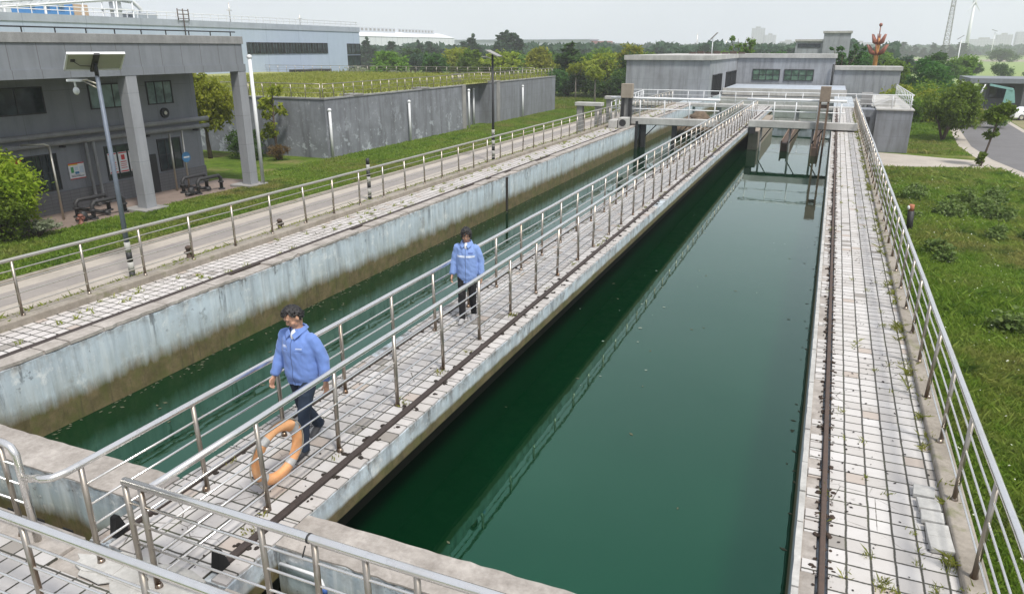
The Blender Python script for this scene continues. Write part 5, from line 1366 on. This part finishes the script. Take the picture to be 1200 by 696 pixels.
# single trees one can point to
plant('bush', 'leaf_bright', -31.9, 19.3, 3.5, 'bright yellow-green leafy bush cut by the picture edge, before the barred window', 'shrub', 'shrub', seed=21, n=10000, leaf=.30, wide=.9)
plant('bush', 'leaf_mid', -31.0, 18.6, 2.2, 'low green bush under the yellow-green one at the picture edge', 'shrub', 'shrub', seed=22, n=8000, leaf=.32)
plant('bush', 'leaf_flow', -30.2, 19.6, .75, 'low greyish flowering shrub at the foot of the bush by the brown paving', 'shrub', 'shrub', seed=27, n=2500, leaf=.5, wide=1.6)
plant('round', 'leaf_yel', -41.2, 40.4, 6.6, 'olive-green tree standing between the grey building and its corner column', seed=23, n=9000, leaf=.24, wide=.8)
plant('slender', 'leaf_yel', -36.6, 42.2, 5.6, 'slender sparse tree before the near corner of the grass-roofed tank', seed=24, n=1900, leaf=.25, wide=.9)
plant('bush', 'leaf_dark', -38.6, 41.2, 2.2, 'dark shrub in the gap between the slender tree and the corner column', 'shrub', 'shrub', seed=25, n=5000, leaf=.34)
plant('bush', 'leaf_red', -36.0, 41.5, 1.2, 'dry brownish shrub on the ground beside the slender tree', 'shrub', 'shrub', seed=26, n=2500, leaf=.4)
plant('umbrella', 'leaf_yel', -31.9, 105.5, 5.2, 'small umbrella-shaped tree on the lawn, right of its twin', seed=31, n=2200, leaf=.34, wide=.85, bark='bark_pale')
plant('umbrella', 'leaf_yel', -37.6, 113.8, 5.5, 'small umbrella-shaped tree on the lawn, left of its twin and farther back', seed=32, n=2200, leaf=.34, wide=.85, bark='bark_pale')
plant('bush', 'leaf_mid', 9.3, 73.6, 4.9, 'big rounded green shrub-like tree with a bare stem beside the grey concrete box', 'tree', 'tree', seed=33, n=11000, leaf=.34, wide=.82)
plant('tiers', 'leaf_mid', 9.9, 58.2, 4.3, 'leaning cloud-pruned tree with three tufts beside the yard road', seed=34, n=3400, leaf=.26, wide=1.0, rot=.2)
plant('spiky', 'leaf_mid', -14.4, 128, 9.4, 'spiky light green tree rising behind the flat-roofed block', seed=35, n=3600, leaf=.34)
plant('spiky', 'leaf_dark', .6, 118, 8.0, 'dark feathery tree right of the square grey tower', seed=36, n=5200, leaf=.36, wide=1.2)
plant('round', 'leaf_dark', 3.6, 122, 7.0, 'dark round tree just left of the orange sculpture', seed=37, n=3600, wide=1.1)
plant('round', 'leaf_mid', 7.6, 118, 6.9, 'mid green tree just right of the orange sculpture', seed=38, n=3600, wide=1.1)
plant('round', 'leaf_dark', 10.3, 104, 6.4, 'dark green tree between the low block and the pale lamp post', seed=37, n=3600, wide=1.3)
plant('bush', 'leaf_yel', 7.9, 92, 5.0, 'yellow-green shrub beside the low block', 'shrub', 'shrub', seed=39, n=5200, leaf=.36)
plant('bush', 'leaf_mid', 10.6, 95, 4.5, 'broad green shrub behind the big rounded one', 'shrub', 'shrub', seed=40, n=5200, leaf=.36, wide=1.1)
plant('bush', 'leaf_dark', 13.4, 107, 3.7, 'dark broad shrub beside the guard house roof', 'shrub', 'shrub', seed=41, n=5200, leaf=.36, wide=1.1)
plant('bush', 'leaf_mid', 6.9, 82.5, 3.9, 'green shrub touching the far corner of the handrailed box', 'shrub', 'shrub', seed=42, n=4500, leaf=.36)
plant('bush', 'leaf_yel', 12.6, 88, 3.2, 'light yellow-green shrub behind the big rounded tree', 'shrub', 'shrub', seed=39, n=5200, leaf=.36)
plant('bush', 'leaf_mid', 15.6, 88.0, 1.6, 'low clipped green shrub at the verge before the guard house', 'shrub', 'shrub', seed=42, n=4500, leaf=.36, wide=1.4)
for x, y, h, s, lab in ((41.4, 239, 4.2, 41, 'dark round bush on the pale field above the guard house'), (35.5, 250, 4.3, 42, 'small bush on the pale field left of the dark round one'), (48.5, 240, 3.4, 40, 'bush on the pale field at the picture edge'), (88, 524, 8.2, 41, 'dark wide clump on the pale field below the far lamp post')):
    plant('bush', 'leaf_dark', x, y, h, lab, 'shrub', 'shrub', seed=s, n=5200, leaf=.36, wide=1.6 if y > 400 else 1.1)
# tree belt behind the tank and the lawn: each tree a thing
belt = [  # x, y, h, kind, leaf, seed, wide, label
 (-78, 122, 7.6, 'round', 'leaf_mid', 51, 1.35, 'olive-green tree next to the end window of the blue hall'),
 (-70, 126, 7.0, 'round', 'leaf_dark', 52, 1.2, 'dark green tree second along from the blue hall'),
 (-72, 140, 8.0, 'round', 'leaf_yel', 53, 1.5, 'broad yellow-green tree behind the grass roof, right of the dark pines'),
 (-63, 128, 8.0, 'round', 'leaf_mid', 51, 1.1, 'mid green tree between two yellow-green ones behind the grass roof'),
 (-57.5, 130, 8.3, 'round', 'leaf_yel', 54, 1.3, 'tall yellow-green tree right behind the slim dark street lamp'),
 (-53, 138, 7.6, 'round', 'leaf_mid', 52, 1.2, 'mid green tree right of the tall yellow-green one'),
 (-49.6, 130, 8.2, 'round', 'leaf_yel', 53, 1.0, 'yellow-green tree above the far end of the tank'),
 (-46, 122, 6.4, 'bush', 'leaf_yel', 39, 1.0, 'bright low yellow-green tree above the tank end rail'),
 (-41.5, 121, 8.6, 'poplar', 'leaf_dark', 55, 2.0, 'dark pointed tree left of the umbrella-shaped pair'),
 (-44, 132, 8.0, 'round', 'leaf_dark', 56, 1.2, 'dark broad tree behind the dark pointed one'),
 (-38, 124, 7.8, 'round', 'leaf_mid', 54, 1.2, 'mid green tree behind the umbrella-shaped pair'),
 (-34.8, 120, 7.4, 'round', 'leaf_yel', 51, 1.2, 'yellow-tinged tree rising over the right umbrella-shaped tree'),
 (-32.2, 126, 8.6, 'round', 'leaf_yel', 53, 1.1, 'tall light green tree left of the flat-roofed block'),
 (-29.0, 118, 7.2, 'round', 'leaf_dark', 52, 1.2, 'dark tree half hidden by the corner of the flat-roofed block'),
 (-35.5, 117, 5.2, 'bush', 'leaf_dark', 41, 1.2, 'dark undergrowth bush behind the umbrella-shaped pair'),
 (-31.0, 115.5, 5.0, 'bush', 'leaf_dark', 40, 1.2, 'dark undergrowth bush by the flat-roofed block'),
 (-40.5, 117.5, 5.0, 'bush', 'leaf_dark', 42, 1.2, 'dark undergrowth bush below the dark pointed tree'),
]
for x, y, h, k, lf, sd_, wd, lab in belt:
    plant(k, lf, x, y, h, lab, group='trees of the belt behind the tank', seed=sd_, n=5200 if k == 'bush' else 4200, leaf=.36 if k == 'bush' else .33, wide=wd)
r_ = random.Random(31)
for i, u in enumerate((-160, -152, -148, -143, -139, -134, -129, -124, -118, -113, -107, -102, -97)):
    plant('poplar', 'leaf_blue', u + r_.uniform(-1, 1), 250 + r_.uniform(-12, 12), r_.uniform(10.0, 14.2) if u < -140 or -122 < u < -100 else r_.uniform(8.5, 10.5), 'dark blue-green pine standing before the white halls', group='pines before the white halls', seed=57 + i % 2, n=3000, leaf=.42, wide=1.6)
for i in range(8):
    plant('bush', 'leaf_flow', -98 + i * 5.6, 98.5 + r_.uniform(-1, 3), r_.uniform(3.6, 4.9), 'pale flowering shrub in the row behind the grass roof', 'shrub', 'shrub', group='flowering shrubs behind the grass roof', seed=43 + i % 2, n=5200, leaf=.36, wide=1.1)
for i in range(14):
    plant('poplar', 'leaf_blue', 36 + i * 4.4 + r_.uniform(-2, 2), 700 + r_.uniform(-20, 20), r_.uniform(8, 13.5), 'dark far tree in the row at the edge of the pale field', group='far row of field trees', seed=57 + i % 2, n=3000, leaf=.42, wide=1.9)
for i in range(26):
    plant('round', ('leaf_dark', 'leaf_mid', 'leaf_blue')[i % 3], -104 + i * 5.1 + r_.uniform(-2, 2), 165 + r_.uniform(-8, 18), r_.uniform(6.6, 8.2), 'green tree in the deep belt behind the first trees', group='deep tree belt', seed=51 + i % 4, n=4200, leaf=.33, wide=1.35)
# far woods that read as one mass
def wood(name, x0, x1, y0, y1, h, n, size, mat, seed, zb=G):
    g = np.random.default_rng(seed)
    X = g.uniform(x0, x1, n); Y = g.uniform(y0, y1, n)
    prof = h * (.62 + .38 * np.abs(np.sin(X / (x1 - x0) * 61 + np.sin(X * .11) * 2)) * (.7 + .3 * np.sin(X * .37)))
    Z = zb + prof * g.uniform(0, 1, n) ** .6
    o = link_mesh(name, quads_mesh(name, leaves_at(np.stack([X, Y, Z], 1), size, g, .2, 1.3)), M[mat])
    tag(o, None, None, None, 'stuff'); return o
tag(wood('woods', -420, 20, 300, 340, 10.0, 26000, 2.6, 'leaf_blue', 3), 'long dark wood behind the tree belt', 'wood')
tag(wood('woods', -700, 22, 640, 720, 11.0, 26000, 4.6, 'leaf_blue', 5), 'hazy wood along the horizon', 'wood')
tag(wood('woods', 30, 900, 1000, 1090, 11.0, 18000, 6., 'leaf_blue', 6), 'far hazy wood beyond the pale field', 'wood')

# ---------------- grass and weeds
def blades(name, XY, Z, hgt, wid, seed, mat, lean=.5, label=None, cat='grass', parent=None):
    g = np.random.default_rng(seed); n = len(XY)
    a = g.uniform(0, 2*math.pi, n); h = hgt * g.uniform(.5, 1.3, n) if np.isscalar(hgt) else hgt * g.uniform(.6, 1.25, n)
    wv = np.stack([np.cos(a), np.sin(a), np.zeros(n)], 1) * (wid * g.uniform(.7, 1.3, (n, 1)))
    b = np.concatenate([XY, np.full((n, 1), Z) if np.isscalar(Z) else Z[:, None]], 1)
    l = g.normal(size=(n, 3)) * (lean * h[:, None]); l[:, 2] = h
    m = b + l * np.array([.35, .35, .62])
    P = np.stack([b - wv, b + wv, m + wv * .7, b + l], 1)
    o = link_mesh(name, quads_mesh(name, P), M[mat], parent)
    if parent is None: tag(o, label, cat, None, 'stuff')
    else: o['kind'] = 'stuff'
    return o
def patchy(XY, s, seed):
    return np.array([mnoise.noise(Vector((x * s + seed, y * s, seed * 1.7))) for x, y in XY])
g = np.random.default_rng(77)
def scatter(n, x0, x1, y0, y1, keep=None):
    XY = np.stack([g.uniform(x0, x1, n), g.uniform(y0, y1, n)], 1)
    return XY[keep(XY)] if keep else XY
on_road = lambda P: P[:, 0] > np.interp(P[:, 1], [44, 55, 62, 70, 87, 111], [13.4, 11.0, 10.2, 10.0, 11.2, 14.2])
on_path = lambda P: (P[:, 1] > 54.6 + .3 * (P[:, 0] - 2) * .9) & (P[:, 1] < 63.4)
keepR = lambda P: ~on_road(P) & ~on_path(P) & (P[:, 0] < 3.2 + .42 * P[:, 1])
XYs = np.concatenate([scatter(300000, 1.85, 11, 4, 20, keepR), scatter(150000, 1.85, 14, 20, 36, keepR), scatter(120000, 1.85, 15, 36, 55, keepR), scatter(60000, 1.85, 15, 55, 90, keepR)])
pt_ = patchy(XYs, .22, 3.); hg = (.12 + .22 * np.clip(pt_ + .25, 0, 1)) * np.where(g.random(len(XYs)) < .05, 1.8, 1.)
far_ = np.clip((XYs[:, 1] - 12) / 40, 0, 1)
blades('grass', XYs, G, hg * .85, .0095 + .016 * far_[:, None], 5, 'grass', .55, 'unmown green grass of the lawn beside the white-tiled walk')
keepL = lambda P: (P[:, 0] > -25.3 - 5.1) & (P[:, 0] < -25.3)
XYl = np.concatenate([scatter(90000, -30.6, -25.3, 12, 45), scatter(60000, -33.1, -25.3, 36, 92)])
blades('grass', XYl, G, .12, .026, 6, 'grass', .5, 'short green grass between the road and the grey building')
blades('grass', scatter(26000, -21.75, -20.0, 8, 92), G, .15, .024, 7, 'weed', .5, 'yellowish weedy grass of the verge between road and channel')
blades('grass', scatter(34000, -50, -22, 92, 118), G, .25, .05, 8, 'grass', .5, 'green lawn grass below the umbrella-shaped trees')
blades('grass', scatter(40000, -70, -33.7, 44.2, 91.5), ZT + .06, .3, .035, 9, 'weed', .5, 'dry yellow-green grass on the tank roof')
# broad-leaved weeds in the lawn
P = []
for k in range(26):
    cx, cy = (g.normal(7.6, 2.0), g.normal(41, 2.6)) if k < 18 else (g.uniform(2.5, 10), g.uniform(12, 50))
    s = g.uniform(.25, .6)
    P.append(crown_pts([(cx, cy, G + s * .5, s, s, s * .6)], 420, g, 20, .3))
o = link_mesh('lawn_weeds', quads_mesh('lawn_weeds', leaves_at(np.concatenate(P), .13, g, .6, 1.4)), M['plant']); tag(o, 'dark broad-leaved weed clump in the lawn', 'weeds', None, 'stuff')
C = scatter(900, 2.2, 12, 9, 50, keepR); Zc = G + g.uniform(.2, .38, len(C))
fl = link_mesh('lawn_flowers', quads_mesh('lawn_flowers', leaves_at(np.concatenate([C, Zc[:, None]], 1), .045, g, 1., 1.)), m_plain('white_petals', (.55, .58, .45), .8, 0, .2)); tag(fl, 'tiny white flowers dotted over the lawn', 'flowers', None, 'stuff')
# weeds in the joints of the walks
W_ = []
rr_ = random.Random(12)
def tufts(n, xf, y0, y1, cnt, hh, seed):
    q = random.Random(seed); out = []; hs = []
    for i in range(n):
        y = q.uniform(y0, y1); x = xf(q); k = q.randint(cnt // 2, cnt)
        for j in range(k): out.append((x + q.gauss(0, .028), y + q.gauss(0, .035))); hs.append(hh * q.uniform(.4, 1.2))
    return np.array(out), np.array(hs)
XY1, h1 = tufts(230, lambda q: q.choice((1.45, 1.52, 1.55, 1.58, 1.56, 1.6)) + q.gauss(0, .02), 5.5, 60, 24, .085, 1)
XY2, h2 = tufts(90, lambda q: .45 + .205 * q.randint(0, 5) + q.gauss(0, .012), 5.2, 50, 14, .055, 2)
XY3, h3 = tufts(9, lambda q: q.uniform(.6, 1.5), 5.55, 6.1, 42, .05, 3)
blades('weeds', np.concatenate([XY1, XY2, XY3]), 0., np.concatenate([h1, h2, h3]), .0045, 12, 'weed', .7, 'small weeds growing in the joints of the white-tiled walk', 'weeds')
XY1, h1 = tufts(200, lambda q: -11.06 - .205 * q.randint(0, 4) + q.gauss(0, .02), 5, 60, 18, .07, 4)
XY2, h2 = tufts(320, lambda q: -12.32 + q.gauss(0, .05), 5, 60, 26, .14, 5)
blades('weeds', np.concatenate([XY1, XY2]), 0., np.concatenate([h1, h2]), .008, 13, 'weed', .6, 'weeds along the mossy kerb and joints of the speckled walk', 'weeds')
XY1, h1 = tufts(90, lambda q: q.choice((-4.62, -4.66, -5.68, -4.6)) + q.gauss(0, .02), 3.8, 50, 16, .06, 6)
blades('weeds', XY1, 0., h1, .006, 14, 'weed', .7, 'small weeds along the rails of the narrow walkway', 'weeds')
# flecks of foam floating on the water
C = np.concatenate([np.stack([g.normal(-3.3, .5, 26), g.uniform(9, 34, 26)], 1), np.stack([g.normal(-9., .9, 30), g.uniform(9, 40, 30)], 1), np.stack([g.uniform(-4, 0, 14), g.uniform(12, 42, 14)], 1)])
an = g.uniform(0, 6.28, (len(C), 1)); sz = g.uniform(.008, .038, (len(C), 1))
ring = [np.concatenate([C + np.concatenate([np.cos(an + k * 1.05) * sz * g.uniform(.6, 1.4, (len(C), 1)), np.sin(an + k * 1.05) * sz], 1), np.full((len(C), 1), ZW + .006)], 1) for k in range(6)]
fo = link_mesh('foam', quads_mesh('foam', np.stack(ring, 1)), m_plain('pale_foam', (.22, .27, .22), .8, 0, .2)); tag(fo, 'pale foam flecks floating on the channel water', 'foam', None, 'stuff')
C = np.concatenate([np.stack([-10.58 + np.abs(g.normal(0, .12, 500)), g.uniform(5, 60, 500)], 1), np.stack([.2 - np.abs(g.normal(0, .06, 120)), g.uniform(6, 60, 120)], 1), np.stack([g.uniform(-10.4, -6.2, 260), g.uniform(5, 60, 260)], 1), np.stack([g.uniform(-4.6, 0, 70), g.uniform(6, 60, 70)], 1)])
sc_ = link_mesh('scum', quads_mesh('scum', leaves_at(np.concatenate([C, np.full((len(C), 1), ZW + .005)], 1), .045, g, 40., 1.8)), m_plain('floating_scum', (.10, .105, .06), .9, 0, .4)); tag(sc_, 'small leaves and scum drifting along the channel walls', 'scum', None, 'stuff')
# leaf litter and grit
XY = np.concatenate([scatter(500, .5, 1.55, 5, 40), scatter(420, -5.7, -4.6, 3.8, 30), scatter(600, -12, -11, 5, 40)])
li = link_mesh('litter', quads_mesh('litter', leaves_at(np.concatenate([XY, np.full((len(XY), 1), .008)], 1), .026, g, 3., 1.3)), M['dirt']); tag(li, 'dark bits of leaf litter scattered on the tiled walks', 'litter', None, 'stuff')

# ------------------------------------------------------------------ haze
hb = MB(); hb.box(-1500, 1500, -280, 2300, G - 1, 140)
hz = hb.build('haze', None); tag(hz, kind='stuff')
hm = bpy.data.materials.new('haze'); hm.use_nodes = True; nt = hm.node_tree
for n_ in list(nt.nodes): nt.nodes.remove(n_)
ho = nt.nodes.new('ShaderNodeOutputMaterial'); hv = nt.nodes.new('ShaderNodeVolumePrincipled')
hv.inputs['Color'].default_value = (.945, .955, 1, 1); hv.inputs['Density'].default_value = HAZE
nt.links.new(hv.outputs[0], ho.inputs['Volume']); hz.data.materials.append(hm)
